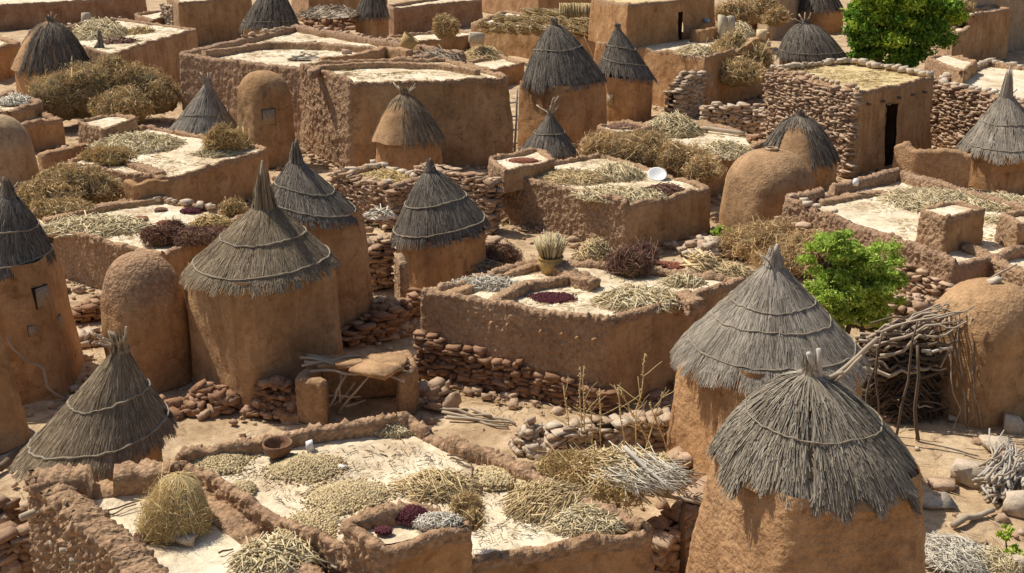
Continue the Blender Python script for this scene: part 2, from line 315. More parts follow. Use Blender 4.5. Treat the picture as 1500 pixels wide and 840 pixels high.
def house(label, corners, base=None, ztop=None, z0=0., ph=.1, th=.28, rough=(1, .12, .4, .4), cr=.14, batter=.06, gaps=None,
          doors=(), mat='mud', roof='roof', T=None, name='mud_house', cat='house', group=None, wob=.05, q=2.2, rz=None, wlabel=None, lum=1.0):
    F0 = corners[1]
    if ztop is None: ztop = zat(P(corners[base[0]][0], base[1], z0), corners[base[0]][1])
    W = np.array([P(x, y, ztop)[:2] for x, y in corners]); n = len(W)
    if T is None: T = Thing(name, label, cat, (*W.mean(0), z0), group)
    ph = [ph]*n if np.isscalar(ph) else ph; rzz = ztop-max(ph) if rz is None else rz
    s = sc(np.array([*W[1], ztop])); step = max(q/s, .022)
    pts, ei, et, nr = perim(W, cr, step); N = len(pts)
    dsc = 1.0
    H = ztop+np.array([ph[i]-max(ph) for i in ei])
    nz3 = np.zeros(N)
    H = H+wob*fbm(np.c_[pts*1.6, nz3+ztop])+wob*.5*vn(np.c_[pts*6, nz3])
    for e, gs in (gaps or {}).items():
        for g0, g1, *dep in gs:
            m = (ei == e) & (et > g0) & (et < g1); H[m] = rzz+(dep[0] if dep else .03)+.01*vn(np.c_[pts[m]*9, nz3[m]])
    ro = np.array([rough[i] for i in ei]); ro = np.convolve(np.r_[ro[-3:], ro, ro[:3]], np.ones(7)/7, 'valid')
    nz = max(4, int((ztop-z0)/step)); nz = min(nz, 90)
    rows, off, zz = [], [], []
    for j in range(nz+1):
        f = j/nz; off.append(np.full(N, batter*(1-f)*(ztop-z0))); zz.append(z0-.05+(H-z0+.05)*f)
    rr = min(.06, th*.3)
    for a in (.35, .75): off.append(np.full(N, -th*a)); zz.append(H+rr*(1-abs(2*a-1)))
    for f in (0, .5, 1): off.append(np.full(N, -th)); zz.append(H+(rzz-.06-H)*f-.01)
    off, zz = np.array(off).T, np.array(zz).T; Mr = off.shape[1]
    B = pts[:, None]+nr[:, None]*off[..., None]
    V = np.dstack([B, zz]); Vf = V.reshape(-1, 3)
    rof = np.repeat(ro[:, None], Mr, 1); rof[:, nz-max(1, int(.10/step)):] = np.maximum(rof[:, nz-max(1, int(.10/step)):], .7); rof = rof.ravel()
    fq = min(16, .42/step); lump = (billow(Vf*fq)-.35)*.06*lum*(1+.5*vn(Vf*2.2))+(billow(Vf*fq*.45)-.35)*.022*lum
    d = rof*lump+.05*fbm(Vf*.9, 2)+.012*fbm(Vf*5, 2)
    Vf = Vf+np.repeat(np.c_[nr, np.zeros(N)], Mr, 0)*d[:, None]
    up = np.zeros(len(Vf)); jj = np.tile(np.arange(Mr), N); topm = (jj >= nz) & (jj <= nz+2); up[topm] = (lump*rof)[topm]*1.3
    Vf[:, 2] += up
    F = gridF(N, Mr, True)
    if doors:
        fc = F[:, 0]; fi, fj = fc//Mr, fc % Mr; kill = np.zeros(len(F), bool)
        for D in doors:
            e, t, w, za, zb = D[:5]; a, b = W[e], W[(e+1) % n]; L = np.linalg.norm(b-a); dd = (b-a)/L; o = np.array([dd[1], -dd[0]])
            along = (pts-a)@dd; zf = zz.ravel()[fc]+step*.5
            k = (ei[fi] == e) & (np.abs(along[fi]-t*L) < w/2) & (zf > za) & (zf < zb) & (fj < nz); kill |= k
            dep = D[5] if len(D) > 5 else .5; c = a+dd*t*L+o*(batter*(ztop-.5*(za+zb))-.04); hw = w/2+step*.7
            q = [np.array([*(c+dd*sx*hw-o*y), z]) for y in (0, dep) for sx in (-1, 1) for z in (za-step*.4, zb+step*.8)]
            Fd = [[0, 1, 5, 4], [2, 6, 7, 3], [1, 3, 7, 5], [0, 4, 6, 2], [4, 5, 7, 6]]
            T.part('doorway' if zb-za > .7 else 'window', (np.array(q), [np.array(Fd)]), M['mud_shade'] if dep > .2 else M['shutter'])
        F = F[~kill]
    T.part('wall', (Vf, [F]), M[mat], True, rof, label=wlabel)
    # roof deck
    inn = pts-nr*(th-.03); c = inn.mean(0); R = max(4, min(26, int(np.linalg.norm(inn-c, axis=1).max()/(step*3))))
    fr = np.linspace(1, 0, R+1)[:-1]; G = c+(inn[None]-c)*fr[:, None, None]
    RV = np.concatenate([np.dstack([G, np.full(G.shape[:2], rzz)]).reshape(-1, 3), [[*c, rzz]]])
    RV[:, 2] += .035*fbm(RV*1.3, 3)+.008*fbm(RV*9, 2)
    i = np.arange(N); i2 = (i+1) % N; r = np.arange(R-1)[:, None]*N
    RF = np.stack([r+i, r+i2, r+N+i2, r+N+i], -1).reshape(-1, 4); o = (R-1)*N
    T.part('roof', (RV, [RF, np.stack([o+i, o+i2, np.full(N, R*N)], -1)]), M[roof], True)
    if not hasattr(T, 'W'): T.z, T.top, T.W, T.s = rzz, ztop, W, s
    return T
def wall_geo(path, h, w, z0, rough=.8, step=.05, topround=.06, lean=0):
    """free-standing mud wall / curb along a polyline (N,2)"""
    path = np.asarray(path, float); d = np.r_[0, np.cumsum(np.linalg.norm(np.diff(path, axis=0), axis=1))]
    k = max(6, int(d[-1]/step)); t = np.linspace(0, d[-1], k); C = np.c_[np.interp(t, d, path[:, 0]), np.interp(t, d, path[:, 1])]
    tg = norm(np.gradient(C, axis=0)); nr = np.c_[tg[:, 1], -tg[:, 0]]; h = np.interp(t, d, h) if not np.isscalar(h) else np.full(k, h)
    h = h*(1+.10*fbm(np.c_[C*2.5, C[:, 0]*0])); m = max(3, int(h.max()/step))
    prof = [(-.5-.06*(1-j/m), j/m) for j in range(m+1)]+[(-.22, 1+topround), (.22, 1+topround)]+[(.5+.06*(j/m), 1-j/m) for j in range(m+1)]
    px = np.array([p[0] for p in prof])*w; pz = np.array([p[1] for p in prof])
    V = np.dstack([C[:, None]+nr[:, None]*px[None, :, None], z0-.04+h[:, None]*pz[None]]); S = V.shape[1]; Vf = V.reshape(-1, 3)
    fq = min(16, .42/step); dsp = rough*((billow(Vf*fq)-.35)*.06)+.025*fbm(Vf*1.5, 2)
    Vf = Vf+np.repeat(np.c_[nr, np.zeros(k)], S, 0)*(dsp*np.tile(np.sign(px), k))[:, None]; Vf[:, 2] += np.tile((pz > .9), k)*dsp*.8
    F = gridF(k, S); caps = np.array([list(range(S))]); 
    return (Vf, [F, caps, caps[:, ::-1]+(k-1)*S]), np.full(len(Vf), rough)
def curb(T, pth, z, h, w=.22, rough=.8, mat='mud', name='parapet', q=2.2):
    W = [P(x, y, z+(h if np.isscalar(h) else max(h)))[:2] for x, y in pth]
    g, at = wall_geo(W, h, w, z, rough, max(q/sc(np.array([*W[0], z])), .022)); T.part(name, g, M[mat], True, at)
def mudwall(label, pth, h, z=0, w=.25, mat='mud', rough=.5, cat='wall', name='mud_wall', group=None):
    W = [P(x, y, z+h)[:2] for x, y in pth]; s = sc(np.array([*W[0], z+h]))
    g, at = wall_geo(W, h, w, z, rough, max(2.2/s, .022)); loc = (*np.mean(W, 0), z)
    o = mesh_obj(name, g[0], g[1], M[mat], None, True, at, loc); o.location = loc; tagit(o, label, cat, group); return o
def roundbody(Pb, r0, r1, h, n=2.6, rot=.0, dome=0, q=2.2, off=(0, 0), rough=.15, lum=1.0, seg=None):
    s = sc(Pb); step = max(q/s, .025); N = max(24, int(2*math.pi*r0/step)); N = min(N, 150)
    th = np.linspace(0, 2*math.pi, N, endpoint=False); e = th-rot
    rs = (np.abs(np.cos(e))**n+np.abs(np.sin(e))**n)**(-1/n); ex = (rs*np.abs(np.cos(th))).max(); rs = rs/ex
    m = max(6, min(80, int(h/step))); Z, R = list(np.linspace(-.05, h, m)), list(np.linspace(r0, r1, m)+.012*r0*np.sin(np.linspace(0, 3.1, m)))
    if dome:
        for a in np.linspace(0, math.pi/2, max(6, int(dome/step)))[1:]:
            Z.append(h+dome*math.sin(a)); R.append(max(r1*math.cos(a)**.85, .004))
    Z, R = np.array(Z), np.array(R); fz = np.clip(Z/max(h+dome, .1), 0, 1)
    sh = np.array([rs]*len(R))
    if dome: k = np.clip((Z-h)/max(dome, .01), 0, 1)[:, None]; sh = sh*(1-k)+k
    x = Pb[0]+off[0]*fz[:, None]+R[:, None]*sh*np.cos(th); y = Pb[1]+off[1]*fz[:, None]+R[:, None]*sh*np.sin(th)
    V = np.stack([x, y, Pb[2]+np.repeat(Z[:, None], N, 1)], -1).transpose(1, 0, 2).reshape(-1, 3)
    nr = np.c_[np.cos(th), np.sin(th), 0*th]; K = len(Z); rof = np.full(len(V), rough)
    if dome: rof = np.full(len(V), rough)
    fq = min(11, .33/step); d = rof*lum*(billow(V*fq)-.35)*.07+.03*fbm(V*1.1, 2)+.008*fbm(V*6, 2)
    V = V+np.repeat(nr, K, 0)*d[:, None]; top = np.tile(Z > h*1.02, N) if dome else np.zeros(len(V), bool); V[top, 2] += d[top]*.5
    F = gridF(N, K, True)[:, ::-1]
    F = F[:, ::-1]
    return (V, [F]), rof
def thatch_geo(C, R, H, apex=(0, 0), k=.9, n=2500, tilt=(0, 0), fringe=.1, lift=.03, L=(.25, .6), w=.011, irr=.05, rag=.05, sag=0.0, top=.04, seed=0, gap=None):
    """straw cone: dark under-cone + individual straws; C = centre of the rim"""
    ph = U(0, 9)
    def surf(th, t):
        rad = R*(top+(1-top)*t**k)*(1+irr*t*vn(np.c_[np.cos(th)*1.6+ph, np.sin(th)*1.6, t*.8]))
        x, y = rad*np.cos(th), rad*np.sin(th); z = H*(1-t)+tilt[0]*x+tilt[1]*y-sag*np.maximum(t-.75, 0)*H
        f = (1-t); return np.stack([C[0]+x+apex[0]*f, C[1]+y+apex[1]*f, C[2]+z], -1)
    N, K = 64, 14; th = np.repeat(np.linspace(0, 2*math.pi, N, endpoint=False), K); t = np.tile(np.linspace(0, .985, K), N)
    cone = surf(th, t); cone[:, 2] -= .02; tp0 = cone[t == 0].mean(0); cone[t == 0] = tp0+[0, 0, R*top*1.2]
    cone += .02*fbm(cone*4, 2)[:, None]
    base = (cone, [gridF(N, K, True)])
    ns = int(n); th = U(0, 2*math.pi, ns); t1 = np.sqrt(U(.02, 1.05, ns)); Ls = U(*L, ns)*(.7+.3*U(0, 1, ns)); sl = math.hypot(R, H)
    nf = int(n*.3); th = np.r_[th, U(0, 2*math.pi, nf)]; t1 = np.r_[t1, U(.94, 1.0+fringe, nf)]; Ls = np.r_[Ls, U(.2, .4, nf)]
    # tufts: straws gather in hanks
    th += .05*np.sin(th*23+ph)+.03*np.sin(th*57)
    rg = 1+rag*vn(np.c_[np.cos(th)*5, np.sin(th)*5, th*0+ph])+rag*.6*vn(np.c_[np.cos(th)*17, np.sin(th)*17, th*0])
    t1 = np.where(t1 > .85, t1*rg, t1); t0 = np.clip(t1-Ls/sl, .0, None); m = t1 > t0+.02; th, t0, t1 = th[m], t0[m], t1[m]
    if gap is not None:
        a0, wd, ta, tb = gap; dth = np.abs((th-a0+math.pi) % (2*math.pi)-math.pi); kill = (dth < wd*(.7+.6*U(size=len(th)))) & (t1 > ta) & (t0 < tb); th, t0, t1 = th[~kill], t0[~kill], t1[~kill]
    n2 = len(th); dth = rng.normal(0, .018, n2)/np.maximum(t1, .25); lf = U(.0, lift, n2)
    pts = []
    for q, lk in ((0, .3), (.5, .8), (1, 1.25)):
        tt = t0+(t1-t0)*q; p = surf(th+dth*(q-.5)*2, tt); nv = np.stack([np.cos(th)*H, np.sin(th)*H, np.full(n2, R)], -1)/math.hypot(R, H)
        over = np.maximum(tt-1, 0); p = p+nv*(lf*lk+.004)[:, None]; p[:, 2] -= over*R*.35
        pts.append(p)
    pts = np.stack(pts, 1)+rng.normal(0, .004, (n2, 3, 3)); tang = np.stack([-np.sin(th), np.cos(th), 0*th], -1)
    tang = norm(tang+rng.normal(0, .2, (n2, 3)))
    ww = w*U(.6, 1.4, n2)
    return base, strips(pts, ww, tang), surf
def granary(label, cx, by, ey, hw, apex, body, k=.9, n=3.0, rot=.78, straw=2500, ropes=(.45, .93), sticks=5, slen=.35, tilt=0., tiltpx=0, fringe=.1, mat='mud_or',
            tm='thatch', w=.012, rag=.03, sag=0., top=.05, lift=.012, irr=.06, group=None, rough=.1, ropemat='rope', spire=0, L=(.3, .7), gap=None, rr=.022, niches=(), bumpy=1.0, ry=None):
    Pb = P(cx, by); ze = zat(Pb, ey); C = np.array([Pb[0], Pb[1], ze]); se, sb = sc(C), sc(Pb); R = hw/se*.93
    ax, ay = apex; H = zat(Pb, ay)-ze; A = C+[0, 0, H]; aoff = ((ax-proj(A)[0])/sc(A), 0)
    T = Thing('granary', label, 'granary', Pb, group)
    g, at = roundbody(Pb, body[1]/sb, body[0]/se, ze+.10-abs(tiltpx)/se*.42, n, rot, 0, rough=rough, lum=bumpy); T.part('wall', g, M[mat], True, at)
    sx = -tiltpx/se/(2*R)
    base, st, surf = thatch_geo(C, R, H, aoff, k, straw, (sx, tilt), fringe, lift, L, w, irr, rag, sag, top, gap=gap)
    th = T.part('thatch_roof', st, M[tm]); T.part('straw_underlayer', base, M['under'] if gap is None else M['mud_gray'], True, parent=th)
    for t in ropes:
        a = np.linspace(0, 2*math.pi, 61); tt = np.full(61, t)+.012*np.sin(a*3+U(0, 6))+.006*rng.normal(size=61)
        p = surf(a, tt); p += np.c_[np.cos(a), np.sin(a), np.full(61, .8)]*(lift*.9+rr*.3); T.part('rope', tube(p, rr*.68*(1+.25*rng.normal(size=61)).clip(.6, 1.5), 6), M[ropemat], True, parent=th)
    tip = surf(np.zeros(1), np.zeros(1))[0]; tip[0] -= R*top
    if spire:
        sp = np.array([tip+[U(-.02, .02), 0, -.1], tip+[0, 0, spire*.4], tip+[U(-.04, .04), 0, spire]]); T.part('spire', tube(sp, np.array([R*top*1.05+.02, R*top*.7, .018]), 7), M[tm], True, parent=th)
    kn = 160; a = U(0, 6.283, kn); hgt = max(spire, .16+R*.06); r0_ = R*top*1.15+.02; q0 = np.c_[r0_*1.25*np.cos(a), r0_*1.25*np.sin(a), U(-.3, -.02, kn)*hgt]; q1 = np.c_[r0_*.95*np.cos(a), r0_*.95*np.sin(a), U(.1, .4, kn)*hgt]
    q2 = q1*[.55, .55, 1]+np.c_[np.zeros((kn, 2)), U(.15, .6, kn)*hgt]; m_ = np.minimum(q2[:, 2], hgt); q2[:, 2] = m_
    if spire == 0: q2[:, :2] = q1[:, :2]*U(.6, 1.5, (kn, 1))
    T.part('crown_knot', strips(np.stack([q0, q1, q2], 1)+tip, np.full(kn, w*1.3), norm(np.c_[-np.sin(a), np.cos(a), 0*a])), M[tm], parent=th)
    for i in range(sticks):
        a = U(0, 6.28) if i else 2.5; e = U(.35, 1.25); ln = slen*U(.6, 1.2)
        d = np.array([math.cos(a)*math.cos(e), math.sin(a)*math.cos(e), math.sin(e)]); T.part('roof_stick', crooked(tip-d*.1-[0, 0, .08], tip+d*ln, .022*slen/.35, .05, 5), M['wood'], True, parent=th)
    T.ze, T.R, T.C = ze, R, C
    return T
def dome(label, cx, by, ey, top_y, body, n=3.2, rot=.78, mat='mud', rough=.12, off=0, name='domed_granary', domerough=.6, dmat=None, cat='granary', group=None):
    Pb = P(cx, by); ze = zat(Pb, ey); C = np.array([Pb[0], Pb[1], ze]); zt = zat(Pb, top_y)
    T = Thing(name, label, cat, Pb, group); r1 = body[0]/sc(C)
    g, at = roundbody(Pb, body[1]/sc(Pb), r1, ze, n, rot, zt-ze, rough=rough, off=(off/sc(C), 0))
    at = rough+(domerough-rough)*np.clip((g[0][:, 2]-ze+.25)/.7, 0, 1); T.part('wall', g, M[mat], True, at); T.ze, T.r = ze, r1
    T.apex = np.array([Pb[0]+off/sc(C), Pb[1], zt]); return T
def niche(T, px, py, w, h, z_of=None, mat='shutter', name='window_shutter', dep=.05, ang=0, proud=.02, front=None):
    """a small framed hatch set on a granary wall; w,h in pixels"""
    c = front; s = sc(c); W_, H_ = w/s/2, h/s/2; ca, sa = math.cos(ang), math.sin(ang)
    d = np.array([ca, sa, 0]); o = np.array([sa, -ca, 0]); u = np.array([0, 0, 1.])
    def box(hw, hh, y0, y1):
        V = np.array([c+d*a*hw+u*b*hh+o*y for y in (y0, y1) for a, b in ((-1, -1), (1, -1), (1, 1), (-1, 1))])
        return V, [np.array([[0, 1, 2, 3], [7, 6, 5, 4], [0, 4, 5, 1], [1, 5, 6, 2], [2, 6, 7, 3], [3, 7, 4, 0]])]
    fr = T.part('window_frame', box(W_*1.1, H_*1.07, -.12, proud), M['mud_shade']); T.part(name, box(W_, H_, -.1, proud+.02), M[mat], parent=fr)  # near-black rim paints in the shade of a recessed hatch
def hit(T, px, py):
    from mathutils.bvhtree import BVHTree
    me = [o for o in T.o.children if o.name.startswith('wall')][0].data
    bv = BVHTree.FromPolygons([v.co[:] for v in me.vertices], [p.vertices[:] for p in me.polygons])
    u, v = (px-750)/FPX, (py-420)/FPX; d = Vector((u, CP-v*SP, -SP-v*CP)); r = bv.ray_cast(Vector((0, 0, HCAM))-Vector(T.loc), d)
    if r[0] is None: return None
    p = np.array(r[0])+T.loc; nn = np.array(r[1])*.5+norm(np.array([*(p-T.loc)[:2], 0]))*.5; return p, math.atan2(nn[1], nn[0])+math.pi/2
def mound(c, rx, ry, h, N=36, R=10, rag=.12, yaw=0., pw=1.0):
    th = np.linspace(0, 2*math.pi, N, endpoint=False); f = np.linspace(0, 1, R+1)[1:]; T_, F_ = np.meshgrid(th, f, indexing='ij')
    rg = 1+rag*vn(np.c_[np.cos(T_.ravel())*2+c[0], np.sin(T_.ravel())*2+c[1], T_.ravel()*0]); x = F_.ravel()*np.cos(T_.ravel())*rx*rg; y = F_.ravel()*np.sin(T_.ravel())*ry*rg
    z = h*(1-F_.ravel()**2)**pw; ca, sa = math.cos(yaw), math.sin(yaw)
    V = np.c_[c[0]+x*ca-y*sa, c[1]+x*sa+y*ca, c[2]+z-.01]; V[:, 2] += .12*h*fbm(V*5, 2)*(F_.ravel() < .99); V = np.vstack([V, [[c[0], c[1], c[2]+h]]])
    F = gridF(N, R, True); i = np.arange(N); return V, [F, np.stack([i*R, ((i+1) % N)*R, np.full(N, N*R)], -1)]
def stalks_geo(c, rx, ry, h, n, L, w, yaw=None, spread=.5, myaw=0., lay=.25, curl=0., up=0.):
    r = np.sqrt(U(0, 1, n)); a = U(0, 2*math.pi, n); lx, ly = r*np.cos(a)*rx, r*np.sin(a)*ry; ca, sa = math.cos(myaw), math.sin(myaw)
    x, y = lx*ca-ly*sa, lx*sa+ly*ca; z = h*(1-r**2)*U(.75, 1.1, n)+U(.005, .05, n)
    yw = U(0, 2*math.pi, n) if yaw is None else rng.normal(yaw, spread, n)
    Ls = U(L*.45, L*1.15, n); d = np.stack([np.cos(yw), np.sin(yw), np.zeros(n)], -1)
    gx = -2*h*(lx/rx**2); gy = -2*h*(ly/ry**2); gX, gY = gx*ca-gy*sa, gx*sa+gy*ca
    d[:, 2] = np.clip(gX*d[:, 0]+gY*d[:, 1], -.9, .9)+rng.normal(0, lay, n)+up; d = norm(d)
    Cc = np.array(c)+np.stack([x, y, z], -1); A, B = Cc-d*Ls[:, None]/2, Cc+d*Ls[:, None]/2
    A[:, 2] = np.maximum(A[:, 2], c[2]+.01); B[:, 2] = np.maximum(B[:, 2], c[2]+.01)
    return prisms(A, B, w*U(.6, 1.3, n))
def pile(label, px, py, z, rx, dep=1.0, h=.25, n=500, L=.5, w=.012, mat='stalk', name='stalk_pile', cat='stalk pile', yaw=None, spread=.5, group=None, under=None, lay=.25, myaw=0., up=0.):
    """rx in pixels, dep = depth/width ratio on the ground"""
    c = P(px, py, z); s = sc(c); R = rx/s
    g = stalks_geo(c, R, R*dep, h, n, L, w, yaw, spread, myaw, lay, up=up); m = mound(c, R*.93, R*dep*.93, h*.9, yaw=myaw)
    T = Thing(name, label, cat, c, group); o = T.part('stalks', g, M[mat]); T.part('heap_core', m, M[under or mat], True, parent=o); return T
def hay_geo(blobs, n, L=.16, w=.008, out=.06):
    """tangled brush on ellipsoids: blobs = (center, (rx,ry,rz))"""
    vol = np.array([b[1][0]*b[1][1]+b[1][0]*b[1][2] for b in blobs]); pr = vol/vol.sum(); which = rng.choice(len(blobs), n, p=pr)
    Cc = np.array([b[0] for b in blobs])[which]; Rr = np.array([b[1] for b in blobs])[which]; d = norm(rng.normal(size=(n, 3))); d[:, 2] = np.abs(d[:, 2])*1.2-.3; d = norm(d)
    lump = 1+.2*vn((Cc+d*Rr)*4)+.16*vn((Cc+d*Rr)*10); p = Cc+d*Rr*lump[:, None]*np.where(U(size=(n, 1)) < .9, U(.9, 1.04, (n, 1)), U(1.0, 1.18, (n, 1)))
    dr = norm(rng.normal(size=(n, 3))+d*.25); Ls = (U(L*.4, L*1.2, n)*np.where(U(size=n) < .06, 2.2, 1))[:, None]; bend = rng.normal(0, .28, (n, 3))*Ls
    pts = np.stack([p-dr*Ls*.5, p+bend, p+dr*Ls*.5+d*out*U(0, 1, (n, 1))], 1); side = norm(np.cross(dr, rng.normal(size=(n, 3))))
    return strips(pts, w*U(.6, 1.4, n), side)
def blob_geo(c, r, N=26, K=14, amp=.16):
    th = np.linspace(0, 2*math.pi, N, endpoint=False); ph = np.linspace(-.9, math.pi/2, K); T_, P_ = np.meshgrid(th, ph, indexing='ij')
    d = np.stack([np.cos(T_)*np.cos(P_), np.sin(T_)*np.cos(P_), np.sin(P_)], -1).reshape(-1, 3); V = np.array(c)+d*np.array(r)
    V = V+d*np.array(r)*(amp*vn(V*5)+.08*vn(V*11))[:, None]-d*.02; return V, [gridF(N, K, True)]
def brush(label, blobs, z, n=2500, mat='hay_g', L=.18, w=.009, name='hay_heap', cat='hay heap', group=None, under=None, out=.06):
    """blobs in pixels: (px, py_base, rx_px, rz_px)"""
    B = []
    for px, py, rx, rz in blobs:
        c = P(px, py, z); s = sc(c); c[2] += rz/s*.35; B.append((c, (rx/s, rx/s*.8, rz/s*.65)))
    B0 = list(B)
    for c, r in B0:
        for k in range(14):
            d = norm(rng.normal(size=3)); d[2] = abs(d[2])*.9; f = U(.16, .42); B.append((c+d*np.array(r)*U(.7, .95), (r[0]*f, r[1]*f, r[2]*f*1.1)))
    T = Thing(name, label, cat, P(blobs[0][0], blobs[0][1], z), group)
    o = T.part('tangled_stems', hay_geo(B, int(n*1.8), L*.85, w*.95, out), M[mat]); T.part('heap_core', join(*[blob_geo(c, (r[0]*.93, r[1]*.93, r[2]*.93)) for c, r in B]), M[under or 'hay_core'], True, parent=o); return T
def grains(label, px, py, z, rx, dep=1.0, h=.12, n=1200, r=.016, mat='grain', name='grain_heap', cat='grain heap', group=None, spreadout=None):
    c = P(px, py, z); s = sc(c); R = rx/s; T = Thing(name, label, cat, c, group)
    spreadout = spreadout or (1.2 if cat == 'grain heap' and n > 1200 else 1.0); n = int(n*(1 if n > 900 else 1.6))
    rr = np.sqrt(U(0, 1, n))*spreadout*np.where(U(size=n) < .85, .85, 1.05); a = U(0, 6.283, n); rg = 1+.12*vn(np.c_[np.cos(a)*2+c[0], np.sin(a)*2+c[1], a*0])
    C = np.c_[c[0]+rr*rg*np.cos(a)*R, c[1]+rr*rg*np.sin(a)*R*dep, c[2]+h*np.maximum(1-rr**2, 0)+U(0, r, n)]
    o = T.part('grains', octas(C, r*U(.7, 1.3, n)), M[mat]); T.part('heap_core', mound(c, R, R*dep, h, pw=1.0, rag=.12), M[mat], True, parent=o); return T
def courses(p0, p1, z0, z1, th, sz=1.0, topvar=.1, gapz=.0, faces=2, front=0):
    """rocks laid in courses along p0->p1 (2D)"""
    p0, p1 = np.asarray(p0, float)[:2], np.asarray(p1, float)[:2]; Lw = np.linalg.norm(p1-p0); d = (p1-p0)/Lw; nrm = np.array([d[1], -d[0]]); yaw = math.atan2(d[1], d[0])
    Cs, Ss = [], []; z = z0
    z1f = z1 if callable(z1) else (lambda t: z1)
    zm = max(z1f(t) for t in np.linspace(0, 1, 9))
    while z < zm:
        ch = U(.04, .095)*sz
        for side in ((-1, 1) if faces == 2 else (1,)):
            x = U(-.15, .05)*sz
            while x < Lw:
                l = U(.1, .38)*sz; t = np.clip((x+l/2)/Lw, 0, 1)
                if z < z1f(t)+U(-topvar, topvar*.4):
                    c = p0+d*(x+l/2)+nrm*(side*(th/2-.06*sz)+U(-.03, .05)*sz+front); Cs.append([c[0], c[1], z+ch/2+U(-.015, .015)]); Ss.append([l*U(.46, .56), U(.09, .17)*sz, ch*U(.42, .68)])
                x += l*.97
        z += ch*.93
    return rocks(Cs, Ss, yaw+rng.normal(0, .2, len(Cs)), .2, .11)
def stonewall(label, pth, h, z0=0., th=.35, sz=1.0, mat='stone', name='stone_wall', cat='stone wall', group=None, topvar=.12, T=None, part='stones', core='mud_shade'):
    """pth: pixels of the wall's FOOT line"""
    W = [P(x, y, z0)[:2] for x, y in pth]; hs = [h]*len(W) if np.isscalar(h) else h; gs, cs = [], []
    for i in range(len(W)-1):
        a, b = hs[i], hs[i+1]; gs.append(courses(W[i], W[i+1], z0, (lambda t, a=a, b=b: z0+a+(b-a)*t), th, sz, topvar))
        d = norm(W[i+1]-W[i]); nr = np.array([d[1], -d[0]])*(th*.28)
        V = np.array([[*(p+s*nr), z] for p, hh in ((W[i], a), (W[i+1], b)) for s in (-1, 1) for z in (z0-.05, z0+hh*.88)])
        cs.append((V, [np.array([[0, 2, 3, 1], [4, 5, 7, 6], [0, 1, 5, 4], [2, 6, 7, 3], [1, 3, 7, 5]])]))
    if T is None: T = Thing(name, label, cat, (*np.mean(W, 0), z0), group)
    o = T.part(part, join(*gs), M[mat]); T.part('mud_core', join(*cs), M[core], parent=o); return T
def facing(T, e, t0, t1, z0, z1, sz=1.0, mat='stone', proud=.03, topvar=.1, batter=.06):
    """stones set in the outer face of edge e of a house"""
    W = T.W; a, b = W[e], W[(e+1) % len(W)]; d = norm(b-a); o = np.array([d[1], -d[0]])
    zz = z1 if not callable(z1) else z1(.5)
    ex = o*(batter*max(T.top-(z0+zz)/2, 0)-.05+proud)
    g = courses(a+(b-a)*t0+ex, a+(b-a)*t1+ex, z0, z1, .1, sz, topvar, faces=1); T.part('stone_facing', g, M[mat])
def rubble(label, px, py, rx, dep, h, n, size_, z=0., mat='stone', name='rubble_heap', cat='rubble heap', group=None, flat=.42):
    c = P(px, py, z); s = sc(c); R = rx/s; size = size_*.8; n = int(n*1.9); r = np.sqrt(U(0, 1.25, n)); a = U(0, 6.283, n)
    C = np.c_[c[0]+r*np.cos(a)*R, c[1]+r*np.sin(a)*R*dep, c[2]+h*np.maximum(1-r**2, 0)*U(.4, 1.05, n)+size*.2]
    q = size*(.35+1.1*U(0, 1, n)**2); S = np.c_[q, q*U(.6, .9, n), q*flat*U(.7, 1.2, n)]
    T = Thing(name, label, cat, c, group); o = T.part('stones', rocks(C, S, U(0, 3, n), .2, .3), M[mat]); T.part('heap_core', mound(c, R*.9, R*dep*.9, h*.6), M['mud_gray'], True, parent=o); return T
def boulder(label, px, py, wpx, hpx, mat='stone_p', z=0., dep=.8, name='rock', cat='rock', group=None, yaw=None):
    c = P(px, py, z); s = sc(c); S = np.array([[wpx/s/2, wpx/s/2*dep, hpx/s/2]]); cc = c+[0, 0, hpx/s*.38]
    return single(name, label, cat, rocks([cc], S, U(-.4, .4) if yaw is None else yaw, .22, .08), M[mat], c, group)
def stick(label, a, b, r, z=(0, 0), mat='wood', name='stick', cat='stick', group=None, bend=.04):
    A, B = P(*a, z[0]), P(*b, z[1]); A[2] += r; B[2] += r
    return single(name, label, cat, crooked(A, B, r, bend, 7), M[mat], A, group, True)
def lathe(c, prof, N=24, inner=True):
    pr = np.array(prof, float); th = np.linspace(0, 2*math.pi, N, endpoint=False); K = len(pr)
    V = np.stack([c[0]+pr[None, :, 0]*np.cos(th)[:, None], c[1]+pr[None, :, 0]*np.sin(th)[:, None], c[2]+np.repeat(pr[None, :, 1], N, 0)], -1).reshape(-1, 3)
    return V, [gridF(N, K, True)]
# ================================================================ SCENE
w = bpy.data.worlds.new('World'); SC.world = w; w.use_nodes = True; nt = w.node_tree
sky = nt.nodes.new('ShaderNodeTexSky'); sky.sky_type = 'NISHITA'; sky.sun_disc = False
SUN_EL, SUN_AZ = math.radians(56), math.radians(-58)
sky.sun_elevation = SUN_EL; sky.sun_rotation = SUN_AZ; sky.dust_density = 2.0
nt.links.new(sky.outputs[0], nt.nodes['Background'].inputs[0]); nt.nodes['Background'].inputs[1].default_value = .1
ld = bpy.data.lights.new('Sun', 'SUN'); ld.energy = 5.0; ld.angle = math.radians(.5); ld.color = (1, .95, .85)
lo = bpy.data.objects.new('Sun', ld); COL.objects.link(lo)
sd = Vector((math.sin(SUN_AZ)*math.cos(SUN_EL), math.cos(SUN_AZ)*math.cos(SUN_EL), math.sin(SUN_EL)))
lo.rotation_euler = sd.to_track_quat('Z', 'Y').to_euler(); lo.location = (-20, 30, 40)
